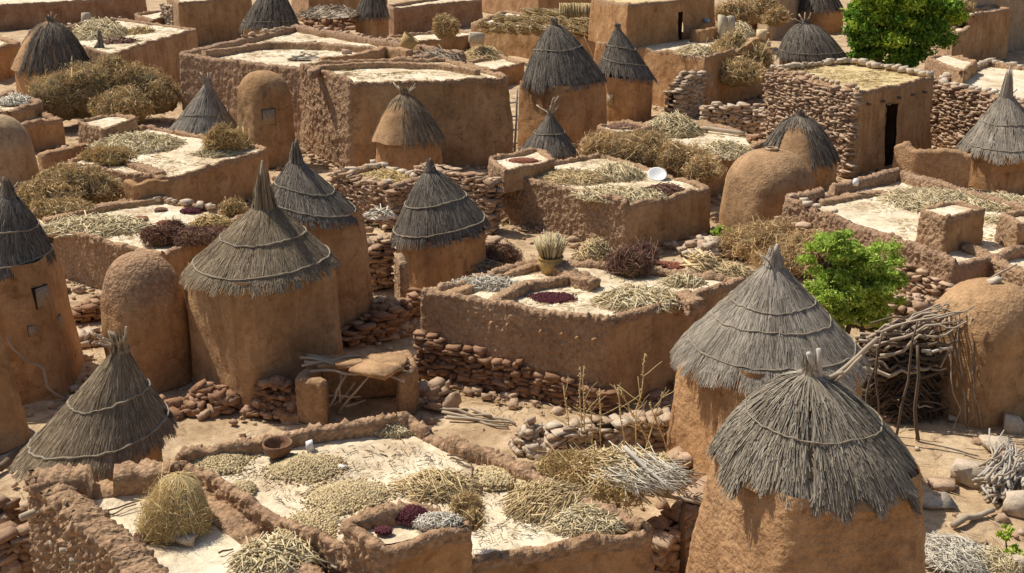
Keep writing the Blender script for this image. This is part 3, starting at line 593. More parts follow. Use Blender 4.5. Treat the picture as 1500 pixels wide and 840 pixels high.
cd = bpy.data.cameras.new('Camera'); cd.sensor_width = 36; cd.lens = 36*FPX/1500; cd.clip_end = 2000; cd.clip_start = .1
co = bpy.data.objects.new('Camera', cd); COL.objects.link(co); co.location = (0, 0, HCAM); co.rotation_euler = (math.pi/2-PITCH, 0, 0); SC.camera = co
SC.view_settings.view_transform = 'Standard'; SC.view_settings.look = 'None'; SC.view_settings.exposure = 0
SC.cycles.max_bounces = 6; SC.cycles.diffuse_bounces = 4
# ---- ground
gx = np.r_[-600, -200, -90, np.arange(-45, 45.1, .28), 90, 200, 600]; gy = np.r_[-200, -40, 2, np.arange(8, 80, .28), 120, 250, 900]
X, Y = np.meshgrid(gx, gy, indexing='ij'); V = np.c_[X.ravel(), Y.ravel(), np.zeros(X.size)]
V[:, 2] = .06*fbm(V*.5, 3)+.03*fbm(V*2.5, 2)-.05
g = mesh_obj('ground', V, gridF(len(gx), len(gy))[:, ::-1], M['ground'], None, True); g['kind'] = 'structure'
# ---- houses, front to back
H1 = house('large foreground mud house with grain drying on its bright flat roof', [(248, 660), (545, 826), (961, 762), (600, 605)], ztop=1.8, ph=[.10, .07, .14, .2], th=.14,
           rough=(1, .25, .8, .8), gaps={2: [(.80, .90)]}, cat='house', mat='mud_or')
house(None, [(35, 692), (243, 893), (560, 868), (268, 668)], ztop=1.78, ph=[.2, .1, .0, .26], th=.34, rough=(1.45, .6, .2, .5), gaps={3: [(.44, .585)]}, T=H1, mat='mud', rz=1.5, batter=.03)
house(None, [(501, 764), (557, 801), (700, 768), (632, 738)], ztop=2.13, ph=[.08, .05, .08, .1], th=.14, rough=(1.2, .2, .7, .7), T=H1, mat='mud_or', z0=.0, rz=2.05, batter=.01)
H2 = house('low central mud house with stone footing and straw drying on its roof', [(612, 428), (895, 472), (1096, 405), (800, 374)], base=(1, 597), ph=[.14, .1, .08, .14], th=.18, rough=(.55, .15, .8, .8), mat='mud_gray')
H3 = house('mud house with a lumpy left wall and a white bowl on its roof', [(716, 250), (920, 298), (1043, 271), (880, 222)], base=(1, 368), ph=[.12, .03, .05, .08], th=.18, rough=(1.1, .12, .6, .6), mat='mud_gray')
house(None, [(716, 232), (738, 252), (815, 234), (790, 217)], ztop=H3.top+.3, ph=.06, th=.15, rough=(.8, .3, .5, .5), T=H3, z0=H3.z-.1)
H4 = house('tall smooth-fronted mud house behind the small thatched hut', [(438, 92), (512, 119), (748, 112), (655, 86)], base=(1, 250), ph=[.1, .03, .06, .1], th=.16, rough=(1.3, .08, .6, .6))
H5 = house('broad mud house with bright low-walled roofs behind the tall house', [(262, 76), (440, 99), (684, 78), (432, 37)], ztop=2.6, ph=[.15, .25, .25, .2], th=.3, rough=(1, .6, .8, .6), mat='mud_br')
H6 = house('stone-sided mud house with a dark open doorway', [(1128, 101), (1256, 133), (1370, 110), (1242, 89)], base=(1, 258), ph=[.06, .03, .08, .1], th=.14, rough=(.5, .1, .5, .8),
           doors=[(1, .44, .62, .02, 1.95)], roof='roof_y', mat='mud')
H6b = house('low stone house with a bare roof beside the doorway house', [(1367, 119), (1540, 160), (1650, 120), (1445, 90)], base=(0, 205), ph=[.08, .05, .1, .12], th=.25, rough=(.8, .3, .5, .8), mat='mud_gray')
house(None, [(1357, 86), (1412, 106), (1431, 90), (1384, 78)], ztop=H6b.z+.45, ph=.05, th=.15, rough=(1, .3, .6, .6), T=H6b, z0=H6b.z-.05)
H8 = house('mud house with parapeted roof above the green bush', [(1147, 289), (1400, 382), (1620, 330), (1315, 249)], base=(1, 470), ph=[.2, .12, .2, .25], th=.2, rough=(1, .3, .8, .8), gaps={3: [(.62, .72, .05)]}, mat='mud_br')
house(None, [(1345, 305), (1387, 323), (1443, 307), (1400, 295)], ztop=H8.top+.5, ph=.05, th=.12, rough=(1, .1, .6, .6), T=H8, z0=.0)
H8b = house('small low stone-walled terrace house at the right edge', [(1388, 353), (1560, 428), (1680, 380), (1490, 330)], ztop=1.1, ph=[.16, .1, .1, .0], th=.25, rough=(1.2, .5, .5, .5), mat='mud')
house(None, [(1466, 314), (1492, 332), (1580, 318), (1540, 300)], ztop=1.6, ph=.08, th=.15, rough=(.8, .3, .5, .5), T=H8b, z0=.5)
H9b = house('low mud house with a bright roof and dark seed patches', [(62, 332), (238, 376), (366, 312), (205, 286)], ztop=1.05, ph=[.08, .05, .06, .04], th=.16, rough=(.7, .3, .6, .5), mat='mud')
H9 = house('mud house with straw heaps spread over its pale roof', [(98, 238), (243, 262), (393, 216), (212, 184)], base=(1, 330), ph=[.05, .03, .06, .08], th=.14, rough=(.8, .15, .6, .6), cr=.3, mat='mud_or')
house(None, [(112, 178), (150, 192), (203, 174), (172, 166)], ztop=H9.top+.35, ph=.07, th=.15, rough=(1.2, .7, .5, .5), T=H9, z0=.5)
H10 = house('small smooth-walled mud hut at the left edge', [(-30, 186), (18, 187), (92, 174), (60, 164)], base=(1, 226), ph=.08, rough=(.2, .12, .4, .4), mat='mud_or')
H23 = house('low mud house with a straw-strewn roof at the left edge', [(-50, 150), (5, 168), (62, 150), (15, 134)], ztop=1.25, ph=.1, rough=(.4, .15, .5, .5))
H11 = house('mud house with straw heaps on its roof at upper left', [(40, 46), (160, 79), (287, 42), (172, 27)], base=(1, 165), ph=[.06, .04, .06, .08], th=.16, rough=(.6, .12, .5, .5), mat='mud_gray')
H24 = house('mud house edge beside the collapsed thatch at upper left', [(-80, 58), (-20, 76), (30, 62), (-20, 48)], base=(1, 122), ph=.1, rough=(.4, .15, .5, .5), mat='mud_or')
H17 = house('long mud house across the top left corner', [(-200, -6), (-60, 12), (214, -4), (60, -22)], base=(1, 48), ph=.12, rough=(.4, .12, .5, .5), mat='mud_br')
H18 = house('mud house wall with a hanging white sack at top left', [(244, -4), (262, 6), (368, -6), (335, -16)], base=(1, 68), ph=.1, rough=(.9, .15, .5, .5))
H12 = house('mud house with a notched wall top at upper centre', [(561, 8), (577, 13), (706, 0), (680, -9)], base=(1, 52), ph=.15, rough=(.8, .15, .5, .5), mat='mud_br')
H12b = house('red-brown mud house at the top edge behind the stalk bundles', [(700, -20), (790, -8), (872, -14), (790, -30)], base=(1, 30), ph=.1, rough=(.4, .2, .5, .5), mat='mud_or')
H19 = house('low mud house with rows of stalk bundles on its roof', [(690, 34), (872, 56), (925, 40), (740, 16)], base=(1, 100), ph=.1, rough=(.2, .12, .5, .5))
T13 = house('terraced mud house stepped below the dark doorway', [(872, 62), (1034, 85), (1130, 62), (965, 44)], base=(1, 165), ph=.04, th=.16, rough=(.2, .3, .5, .5), mat='mud_or')
house(None, [(866, -2), (921, 9), (1048, -6), (1000, -20)], base=(1, 72), ph=.1, rough=(.2, .08, .5, .5), T=T13, z0=T13.z, doors=[(1, .57, .33, T13.z, T13.z+1.22, .4)], mat='mud_or', roof='roof_y')
H20 = house('small mud hut buried under a brush heap', [(1028, 112), (1052, 126), (1128, 108), (1090, 98)], base=(1, 152), ph=.08, rough=(1, .15, .5, .5), mat='mud_or')
H21 = house('low bright roof strewn with brush behind the white-bowl house', [(850, 205), (1010, 246), (1135, 205), (990, 168)], ztop=1.0, ph=.08, rough=(.8, .3, .6, .6), roof='roof')
house(None, [(873, 186), (911, 199), (958, 186), (915, 177)], ztop=1.35, ph=.05, th=.15, rough=(.8, .3, .5, .5), T=H21, z0=.8)
H14 = house('tall narrow mud house near the top right corner', [(1406, 16), (1421, 22), (1481, 13), (1458, 8)], base=(1, 97), ph=.1, rough=(.8, .12, .5, .5))
house(None, [(1380, 46), (1398, 53), (1424, 40), (1405, 34)], ztop=1.9, ph=.08, rough=(.8, .3, .5, .5), T=H14)
H22 = house('large pale tan house filling the top right corner', [(1384, -34), (1402, -24), (1660, -44), (1600, -60)], base=(1, 86), ph=.1, rough=(.1, .05, .3, .3), mat='mud_tan')
H25 = house('pale tan house far behind at the top edge', [(1118, -30), (1132, -22), (1185, -32), (1165, -40)], base=(1, 58), ph=.1, rough=(.1, .05, .3, .3), mat='mud_tan')
H16 = house('small square stone enclosure topped with golden straw', [(488, 252), (572, 275), (624, 262), (552, 240)], base=(1, 332), ph=.1, rough=(.6, .6, .6, .6), roof='roof_y', mat='mud_gray')
house('low mud house in the gap before the top left row', [(196, 22), (222, 31), (266, 22), (240, 14)], base=(1, 62), ph=.1, th=.2, rough=(.8, .15, .5, .5), mat='mud_br')
house('mud house behind the stick heap at the top edge', [(426, -10), (452, -2), (566, -12), (530, -22)], base=(1, 34), ph=.1, th=.2, rough=(.6, .12, .5, .5))
house('low mud house between the broad roof and the notched house', [(566, 54), (604, 63), (704, 50), (668, 43)], base=(1, 84), ph=.1, th=.2, rough=(.6, .15, .5, .5), mat='mud_gray')
house('mud house at the top edge right of the doorway house', [(1048, 8), (1062, 14), (1128, 4), (1108, -4)], base=(1, 50), ph=.1, th=.2, rough=(.5, .12, .5, .5), mat='mud_or')
house('mud house row behind the pale tan corner house', [(1290, -34), (1310, -26), (1400, -36), (1380, -44)], base=(1, 40), ph=.1, th=.2, rough=(.4, .12, .5, .5), mat='mud_tan')
# stone facings
facing(H2, 0, .02, .98, 0, lambda t: .8-.45*t, .95, 'stone_r', .07)
facing(H6, 0, .0, 1.0, 0, H6.top-.05, 1.05, 'stone', .03)
facing(H6b, 0, .0, .9, 0, H6b.top-.05, 1.1, 'stone', .04)
facing(H8, 0, .0, 1.0, 0, .8, 1.0, 'stone', .05); facing(H8b, 0, 0, 1, 0, .75, .9, 'stone', .05)
facing(H16, 0, 0, 1, 0, H16.top, .9, 'stone', .05); facing(H16, 1, 0, 1, 0, H16.top-.05, .9, 'stone', .05)
# ---- granaries
G1 = granary('foreground granary with shaggy parted brown-grey thatch and crossed branches', 1168, 930, 670, 157, (1187, 548), (135, 168), k=.74, rot=.35, n=6, tm='thatch_g', straw=28000, ropes=(.5,), sticks=0, fringe=.06, w=0.0068, rag=.10, sag=.3, top=.05, lift=.05, irr=.08, tiltpx=14, L=(.35, .8), rough=.35, gap=(-1.85, .06, .2, .8), rr=.013)
G2 = granary('granary with tidy pale conical thatch beside the firewood stack', 1114, 690, 510, 139, (1133, 386), (117, 134), k=1.0, irr=.025, straw=24000, ropes=(.42, .6, .9), ropemat='rope', sticks=5, slen=.25, fringe=.12, w=0.0068, rag=.03, top=.07, spire=.28, rough=.25, rot=.35, n=6, rr=.017)
G3 = granary('dark low conical thatch granary tucked behind the foreground house', 160, 770, 644, 117, (176, 510), (88, 92), k=1.08, straw=22000, ropes=(.5, .88), sticks=7, slen=.35, fringe=.08, tm='thatch_b', tiltpx=-33, w=0.0062, top=.07)
G4 = granary('tall granary with pointed spire and pale rope ring beside round-topped one', 395, 553, 386, 114, (387, 300), (106, 111), k=.95, irr=.02, straw=19000, ropes=(.5, .9), sticks=4, slen=.2, fringe=.1, tm='thatch_b', w=0.0074, top=.11, spire=.75, tiltpx=-7, rr=.024, mat='mud', n=6)
G5 = granary('dark thatched granary standing behind the spired granary', 468, 480, 303, 73, (434, 236), (72, 84), n=6, k=.92, straw=11970, ropes=(.55, .92), sticks=5, slen=.2, tm='thatch_d', tiltpx=28, top=.10, spire=.45, w=0.0074, rr=.019)
G6 = granary('dark bell-shaped thatch granary behind the central house', 647, 420, 334, 74, (630, 250), (64, 66), k=.75, straw=11970, ropes=(.5, .92), sticks=6, slen=.25, tm='thatch_d', tiltpx=-22, top=.08, spire=.25, w=0.0074, rr=.022)
G7 = granary('granary with a shuttered window and niches at the left edge', 22, 555, 378, 88, (12, 285), (80, 98), n=6, rot=.2, k=.85, straw=13300, ropes=(.5, .93), sticks=5, slen=.3, tm='thatch_d', top=.08, spire=.3, w=0.0074, rr=.022)
G9 = granary('small conical thatch granary with a crown of sticks behind straw roof', 302, 232, 191, 54, (304, 122), (44, 46), k=1.05, straw=4750, ropes=(.62, .95), sticks=8, slen=.4, top=.06, w=0.0093)
G10 = granary('half-thatched mud hut with bound sticks before the tall house', 600, 262, 203, 56, (592, 138), (46, 50), k=.62, straw=2470, ropes=(), sticks=5, slen=.45, tm='thatch_b', top=.08, w=0.0099, gap=(-2.3, .8, .35, 1.1), irr=.1, rag=.1)
G11 = granary('small dark cone of thatch before the big twin granaries', 804, 258, 222, 48, (806, 166), (40, 40), k=1.15, straw=3800, ropes=(.5,), sticks=7, slen=.5, tm='thatch_d', top=.06, w=0.0093)
G12 = granary('big bell-thatched granary, larger of the twin pair at top centre', 823, 212, 117, 65, (812, 36), (62, 66), k=.68, straw=7980, ropes=(.42,), sticks=7, slen=.3, tm='thatch_d', tiltpx=-10, top=.05, w=0.0099, n=4, mat='mud_or')
G13 = granary('slimmer dark thatch granary, right of the twin pair', 916, 172, 108, 46, (905, 42), (38, 38), k=.9, straw=5320, ropes=(.4, .72), sticks=5, slen=.35, tm='thatch_d', tiltpx=14, top=.06, w=0.0099, mat='mud_or')
G14 = granary('round-shouldered dark thatch hut beside the big green tree', 1187, 118, 84, 55, (1180, 34), (46, 46), k=.5, straw=5700, ropes=(.8,), sticks=6, slen=.6, tm='thatch_d', top=.06, w=0.0112)
G15 = granary('grey thatched granary with a tall spire at the right edge', 1470, 268, 218, 72, (1474, 138), (56, 60), k=1.0, straw=8550, ropes=(.5, .9), sticks=4, slen=.3, top=.09, spire=.8, w=0.0087)
G16 = granary('slumped thatch hut with bare mud showing before the stone-sided house', 1168, 268, 232, 62, (1172, 170), (54, 54), k=.55, straw=4180, ropes=(), sticks=4, slen=.3, tm='thatch_d', top=.06, w=0.0093, gap=(-2.0, .55, .3, 1.1), irr=.1, rag=.1, lift=.05)
G17 = granary('collapsed thatch dome hut with a loose ring at upper left', 84, 160, 100, 58, (74, 32), (52, 54), k=.5, straw=4560, ropes=(), sticks=6, slen=.4, tm='thatch_d', top=.06, w=0.0105, gap=(-2.5, .45, .3, 1.1), irr=.1, rag=.1, lift=.05, tiltpx=5)
G18 = granary('tiny pointed thatch cone beside the brush heap at upper left', 146, 150, 98, 26, (147, 60), (20, 20), k=1.1, straw=1710, ropes=(), sticks=2, slen=.25, tm='thatch_d', top=.1, spire=.5, w=0.0105)
G19 = granary('dark thatch granary cut by the top edge, left of centre', 398, 70, 38, 46, (400, -22), (40, 40), k=.7, straw=4560, ropes=(.85,), sticks=3, slen=.3, tm='thatch_d', w=0.0124)
G20 = granary('dark thatch granary cut by the top edge near centre', 546, 62, 24, 28, (548, -34), (24, 24), k=.8, straw=2850, ropes=(), sticks=3, slen=.3, tm='thatch_d', w=0.0124)
G21 = granary('dark thatch hut at the top edge left of the green tree', 1200, 46, 14, 36, (1200, -40), (32, 34), k=.8, straw=3040, ropes=(), sticks=3, slen=.3, tm='thatch_d', w=0.0124)
D1 = dome('round-topped mud granary with crumbling crown beside the spired granary', 222, 552, 450, 370, (61, 61), rough=.1, domerough=.7, mat='mud_or')
D2 = dome('smooth domed mud granary with a small ring lid', 1122, 330, 275, 220, (64, 66), n=3, rot=.5, domerough=.35, mat='mud_gray')
D3 = dome('domed mud granary behind the leaning firewood', 1427, 592, 492, 412, (80, 82), n=4.5, rot=.5, domerough=.35, mat='mud', rough=.1)
D4 = dome('flat-faced domed mud granary with a small square opening', 393, 236, 150, 104, (40, 44), n=4, domerough=.3)
D5 = dome('pale domed granary with rope straps at the left edge', 8, 262, 226, 168, (46, 48), n=2.2, domerough=.1, mat='mud_pale')
D8 = dome('rounded plain mud granary cut by the left edge', -18, 640, 520, 462, (44, 58), n=2.4, domerough=.1, mat='mud')
# ---- inner roof walls and small built-in parts
curb(H2, [(716, 438), (770, 412), (862, 396)], H2.z, .2, .2, .8, 'mud')
curb(H2, [(655, 428), (735, 398), (790, 384)], H2.z, .14, .18, .6, 'mud')
curb(H2, [(815, 382), (850, 402), (872, 408)], H2.z, .24, .3, 1.0, 'mud')
curb(H2, [(1000, 425), (1022, 440)], H2.z, .24, .25, .8, 'mud')
curb(H5, [(300, 74), (395, 60), (470, 62), (610, 74)], H5.z, .28, .3, 1.0, 'mud')
curb(H5, [(470, 84), (520, 78), (565, 68), (600, 74)], H5.z, .4, .3, .5, 'mud')
curb(H4, [(455, 104), (470, 94), (560, 90), (640, 92), (700, 100)], H4.z, .22, .22, .8, 'mud')
curb(H8, [(1380, 300), (1290, 278), (1200, 292)], H8.z, .12, .25, 1.0, 'mud')
curb(T13, [(1095, 62), (1118, 50), (1126, 46)], T13.z, .35, .2, .3, 'mud_or')
curb(H11, [(60, 45), (75, 40), (120, 38)], H11.z, .3, .3, .8, 'mud')
curb(H9, [(190, 236), (235, 250)], H9.z, .12, .3, 1.0, 'mud')
curb(H9b, [(65, 318), (165, 296), (245, 286)], H9b.z, .16, .25, .7, 'mud')
def beam(T, px, py, e, z, ln=.25, r=.045, mat='wood'):
    W = T.W; n = len(W); a, b = W[e], W[(e+1) % n]; d = norm(b-a); o = np.array([d[1], -d[0]]); p = P(px, py, z)
    q = a+d*((p[:2]-a)@d)
    T.part('beam_end', crooked([*(q-o*.2), z], [*(q+o*(ln+.05)), z-.02], r, .02, 4, .9), M[mat], True)
for px, py, zz in ((52, 752, 1.45), (110, 800, 1.3), (125, 815, 1.3), (95, 790, 1.2)): 
    p = P(px, py, zz); H1.part('beam_end', crooked(p+[.25, .2, 0], p+[-.12, -.12, .01], U(.03, .05), .03, 5, .9), M['wood'], True)
p = P(512, 818, 1.55); H1.part('drain_slab', rocks([p], [[.22, .1, .03]], .6, .06, .05), M['stone_p'])
for t in (.12, .3, .5, .68, .84): 
    a, b = H6.W[1], H6.W[2]; q = a+(b-a)*t; d = norm(b-a); o = np.array([d[1], -d[0]]); zz = H6.top-.45
    H6.part('beam_end', crooked([*(q-o*.3), zz], [*(q+o*.16), zz-.01], .05, .02, 4, .9), M['wood_d'], True)
for i, (px, py) in enumerate(((742, 456), (762, 463), (805, 474), (832, 482), (853, 487), (876, 492))):
    a, b = H2.W[0], H2.W[1]; d = norm(b-a); o = np.array([d[1], -d[0]]); z = H2.top-.32; p = P(px, py, z); q = a+d*((p[:2]-a)@d)
    H2.part('beam_end', crooked([*(q-o*.1), z], [*(q+o*.13), z+U(-.02, .02)], U(.02, .035), .08, 5, .8), M['mud_gray'], True)
def coping(T, e, t0, t1, n, size, mat='stone_p', inset=.12, dz=.02):
    a, b = T.W[e], T.W[(e+1) % len(T.W)]; d = norm(b-a); o = np.array([d[1], -d[0]]); t = np.linspace(t0, t1, n)+rng.normal(0, .2/n, n)
    C = a+(b-a)*t[:, None]-o*(inset+U(-.05, .05, (n, 1))); q = size*U(.6, 1.2, n)
    for k in range(n): T.part('coping_stone', rocks([[*C[k], T.top+dz+U(0, .05)]], [[q[k], q[k]*.75, q[k]*.5]], U(0, 3)), M[mat])
coping(H6, 2, .03, .97, 17, .16); coping(H6, 3, .05, .95, 16, .15); coping(H6b, 3, 0, .9, 18, .16); coping(H6b, 2, .1, .9, 18, .16)
coping(H6b, 0, .05, .9, 16, .16); coping(H6, 0, .05, .95, 16, .13, 'stone')
coping(H16, 2, 0, 1, 9, .14); coping(H16, 0, 0, 1, 8, .12, 'stone'); coping(H5, 2, .3, .95, 14, .13, 'stone'); coping(H8, 0, .0, .3, 6, .1); coping(H9b, 2, .1, .8, 9, .12)
coping(H14, 0, 0, 1, 5, .12); coping(H11, 3, 0, .9, 9, .14, 'stone_p'); coping(H5, 3, .1, .5, 9, .15, 'stone')
# granary hatches
def front(T, px, py, h=None):
    z = T.loc[2]; D = norm(np.array([px-750, 0, 0])); p0 = P(px, py, 0); u = (px-750)/FPX; v = (py-420)/FPX
    dr = np.array([u, CP-v*SP, -SP-v*CP]); c = T.loc; r = h
    o = np.array([0, 0, HCAM]); q = o-np.array([c[0], c[1], 0]); A = dr[0]**2+dr[1]**2; B = 2*(q[0]*dr[0]+q[1]*dr[1]); Cc = q[0]**2+q[1]**2-r*r
    disc = max(B*B-4*A*Cc, 0); t = (-B-math.sqrt(disc))/(2*A); P_ = o+dr*t; return P_, math.atan2(P_[1]-c[1], P_[0]-c[0])+math.pi/2
for T, px, py, w_, h_, dp in ((G7, 62, 435, 22, 30, .02), (G7, 48, 485, 12, 16, .02), (G7, 87, 472, 12, 18, .02), (D4, 394, 172, 19, 23, .02), (G13, 894, 146, 11, 16, .02)):
    h_t = hit(T, px, py)
    if h_t: niche(T, px, py, w_, h_, ang=h_t[1], front=h_t[0], proud=.004)
# ring lid on the dome, stick on the firewood dome
T = D2; a = np.linspace(0, 6.283, 25); T.part('ring_lid', tube(np.c_[T.apex[0]+.14*np.cos(a), T.apex[1]+.14*np.sin(a), np.full(25, T.apex[2]+.03)], .04, 7), M['mud_pale'], True)
D3.part('cap_stone', rocks([D3.apex+[0, -.05, .03]], [[.12, .08, .04]], .3), M['stone_p'])
D3.part('roof_stick', crooked(D3.apex+[.0, .1, 0], D3.apex+[.45, .2, .22], .018, .04, 5), M['wood'], True)
# crossed branches on the foreground granary
C, tip = G1.C, P(1187, 560, 0); zt = zat(G1.loc, 556); tp = np.array([G1.loc[0], G1.loc[1], zt]); s1 = sc(tp)
def off(px, py, dy=0.): return np.array([G1.loc[0]+(px-1190)/s1, G1.loc[1]+dy, zat(G1.loc, py)])
for a, b, r, m in (((1200, 560), (1258, 492), .032, 'wood'), ((1190, 572), (1162, 512), .035, 'wood_l'), ((1192, 575), (1176, 506), .035, 'wood_l'), ((1196, 570), (1240, 516), .025, 'wood'), ((1185, 575), (1175, 540), .03, 'wood'), ((1180, 560), (1215, 540), .03, 'wood')):
    G1.part('crossed_branch', crooked(off(*a), off(*b, -.1), r, .018, 6, .75), M[m], True)
for k in range(10):
    a_ = U(0, 6.28); G1.part('binding', tube(tp+np.c_[.13*np.cos(np.linspace(a_, a_+4, 14)), .13*np.sin(np.linspace(a_, a_+4, 14)), np.linspace(-.16, -.02, 14)+U(-.03, .03)], .02, 5), M['wood_l'], True)
# draped straw hanks on the half-bare huts
def hanks(T, n=3, w=.010, mat='thatch_b'):
    for k in range(n):
        a = U(3.4, 6.0); m = 70; aa = a+rng.normal(0, .1, m); C = T.C; H = zat(T.loc, proj(T.C)[1]-1)-T.C[2]
# ---- things on the foreground roof
z, z2 = H1.z+.02, 1.52
grains('wide pale peanut heap in the back left corner of the front roof', 320, 674, z, 46, .9, .075, 3000, .017)
grains('rounded peanut heap just in front of the clay bowl', 446, 687, z, 49, .8, .10, 3000, .017)
grains('broad flat peanut heap in the middle of the front roof', 508, 728, z, 56, .75, .09, 3600, .017)
grains('thin peanut scatter near the right parapet of the front roof', 728, 700, z, 34, 1.1, .06, 1100, .017)
grains('small brownish peanut spread beside the haystack ridge', 352, 718, z, 24, .9, .06, 700, .016)
grains('flat pale grain spread left of the raised roof box', 452, 772, z, 42, 1.1, .04, 1600, .015)
grains('small peanut spread near the straw, right edge of front roof', 775, 708, z, 22, 1.0, .05, 500, .017)
pile('small heap of chopped yellowish stalks against the back parapet', 575, 632, z, 30, .7, .08, 420, .16, .009, 'stalk')
pile('loose heap of long stalks behind the raised roof box', 640, 716, z, 52, .7, .1, 420, .42, .0085, 'stalk_g', yaw=2.6, spread=.7)
pile('combed heap of stalks by the right parapet of the front roof', 800, 738, z, 54, .9, .13, 560, .42, .0085, 'stalk_g', yaw=.9, spread=.35)
pile('flat litter of short pale stalks at the front right roof corner', 860, 765, z, 58, .75, .10, 650, .2, .008, 'stalk')
pile('big tangle of cut stalks on the left roof terrace', 405, 824, z2, 58, .9, .16, 520, .4, .011, 'stalk')
rr_ = .335; c = P(257, 772, z2); T = Thing('haystack', 'shaggy golden haystack on the left roof terrace', 'haystack', c); b_, s_, f_ = thatch_geo(c+[0, 0, .0], rr_, .58, (.06, .1), .42, 9000, (0, 0), .06, .05, (.12, .36), .0032, .16, .08, .0, .03)
o = T.part('straws', s_, M['straw_y']); T.part('heap_core', b_, M['straw_y'], True, parent=o)
o2 = T.part('straw_tufts', hay_geo([(c+[0, -.1, .1], (.31, .26, .38)), (c+[.1, -.1, .1], (.28, .22, .24))], 4200, .16, .0028, .05), M['straw_y'])
c = P(408, 670, z); bowl = Thing('clay_bowl', 'dark clay bowl at the back of the front roof', 'bowl', c)
bowl.part('bowl', lathe(c, [(.0, .0), (.09, .01), (.14, .06), (.175, .14), (.18, .2), (.165, .2), (.15, .14), (.1, .07), (.0, .05)]), M['clay'], True)
stick('short wooden tool handle lying left of the clay bowl', (360, 655), (392, 668), .018, (z, z), 'wood')
single('gourd', 'white oval gourd lying right of the clay bowl', 'gourd', rocks([P(454, 660, z)+[0, 0, .05]], [[.045, .045, .07]], .3, .02, .5), M['white'], P(454, 660, z), smooth=True)
single('torn_paper', 'crumpled white scrap beside the peanut heap', 'scrap', rocks([P(500, 686, z)+[0, 0, .02]], [[.06, .025, .02]], -.6, .2, .2), M['white'], P(500, 686, z))
for l, a, b, r in (('long thin twig leaning from the left wall to the haystack', (130, 752), (214, 731), .012), ('second thin twig under the haystack, lower of two', (100, 775), (200, 740), .01),
                   ('short twig lying beside the flat stone on the terrace', (240, 798), (268, 800), .012), ('short dark twig in front of the stalk tangle', (320, 812), (342, 806), .012)):
    stick(l, a, b, r, (z2, z2+(.1 if 'lean' in l else 0)), 'wood_d')
for a, b in (((660, 672), (688, 680)), ((668, 676), (690, 686)), ((655, 668), (684, 672)), ((690, 680), (689, 704))):
    stick('thin stick lying near the gap in the right roof wall', a, b, .011, (z, z), 'wood_d', group='sticks near the roof wall gap')
boulder('pale flat stone lying in front of the haystack', 272, 795, 30, 14, 'stone_p', z2)
grains('patch of purplish lumps at the foot of the haystack', 212, 790, z2, 18, 1.1, .05, 260, .02, 'maroon')
zb = 2.09
grains('dark purple sorrel heap on the raised roof box', 602, 757, zb, 27, .8, .1, 1300, .012, 'purple', 'sorrel_heap', 'sorrel heap', spreadout=1.0)
pile('bleached stringy stalks beside the purple sorrel on the roof box', 642, 768, zb, 34, .6, .06, 420, .14, .006, 'stalk_w')
grains('few purple sorrel bits at the front of the roof box', 562, 778, zb, 14, .7, .02, 260, .012, 'purple', 'sorrel_bits', 'sorrel', spreadout=1.0)
brush('yellowish leafy clump on the right corner of the roof box', [(684, 760, 18, 36), (694, 774, 12, 26)], 1.95, 1400, 'hay_g', .1, .006)
boulder('grey wrapped lump at the foot of the front house wall', 800, 850, 44, 40, 'stone_p')
# scattered bits on the roof
n = 900; cc = np.array([P(*q, z) for q in zip(U(300, 900, n), U(640, 790, n))]); W = H1.W
def inside(p, W):
    r = np.ones(len(p), bool)
    for i in range(4):
        a, b = W[i], W[(i+1) % 4]; d = norm(b-a); o = np.array([d[1], -d[0]]); r &= ((p[:, :2]-a)@o) < -.3
    return r
cc = cc[inside(cc, W)]; yw = U(0, 6.28, len(cc)); dd = np.c_[np.cos(yw), np.sin(yw), 0*yw]*U(.01, .06, (len(cc), 1)); cc[:, 2] += .02
o = single('straw_litter', 'bits of straw scattered over the front roof', 'litter', prisms(cc-dd, cc+dd, .005), M['wood_d'], P(600, 700, z), kind='stuff')
# ---- shed, rubble, low walls in front of the central house
S = Thing('ruined_shed', 'collapsed little shed of mud panels roofed with sticks', 'shed', P(520, 600))
def panel(T, pth, h, w_=.16, mat='mud', name='mud_panel'):
    W = [P(x, y, h)[:2] for x, y in pth]; g, at = wall_geo(W, h, w_, 0, .5, .03); T.part(name, g, M[mat], True, at)
panel(S, [(436, 553), (476, 560)], .72); panel(S, [(584, 546), (603, 540)], .72); panel(S, [(470, 526), (530, 520), (592, 514)], .72, .2); panel(S, [(438, 550), (468, 526)], .7); panel(S, [(413, 602), (440, 604)], .12); panel(S, [(604, 540), (594, 514)], .7)  # last panel added on the right to darken the shed's interior
for a, b, za, zb_, r in (((440, 524), (515, 540), .82, .82, .03), ((450, 520), (510, 534), .84, .84, .025), ((455, 545), (545, 545), .74, .76, .028), ((480, 530), (600, 530), .8, .8, .03), ((545, 540), (592, 560), .74, .68, .03),
                         ((474, 608), (508, 548), .0, .7, .028), ((494, 604), (540, 552), .0, .72, .022), ((472, 582), (528, 581), .3, .3, .018), ((505, 596), (536, 586), .1, .12, .025), ((500, 545), (498, 590), .72, .2, .02), ((446, 530), (590, 538), .79, .79, .025), ((470, 522), (600, 545), .81, .76, .022), ((442, 536), (530, 522), .8, .82, .024), ((520, 548), (600, 536), .78, .78, .022), ((482, 600), (520, 560), .0, .5, .024)):
    S.part('pole', crooked(P(*a, za), P(*b, zb_), r, .04, 6), M['wood'], True)
S.part('shade_cover', rocks([P(532, 529, .79)], [[.78, .26, .03]], -.05, .05, .02), M['mud_gray'])  # thin mud sheet added over the shed to shade its interior
S.part('roof_slab', rocks([P(550, 541, .84), P(512, 533, .84), P(575, 538, .82)], [[.36, .24, .045], [.24, .12, .04], [.16, .14, .035]], [-.5, .3, .2], .07, .04), M['mud_gray'])
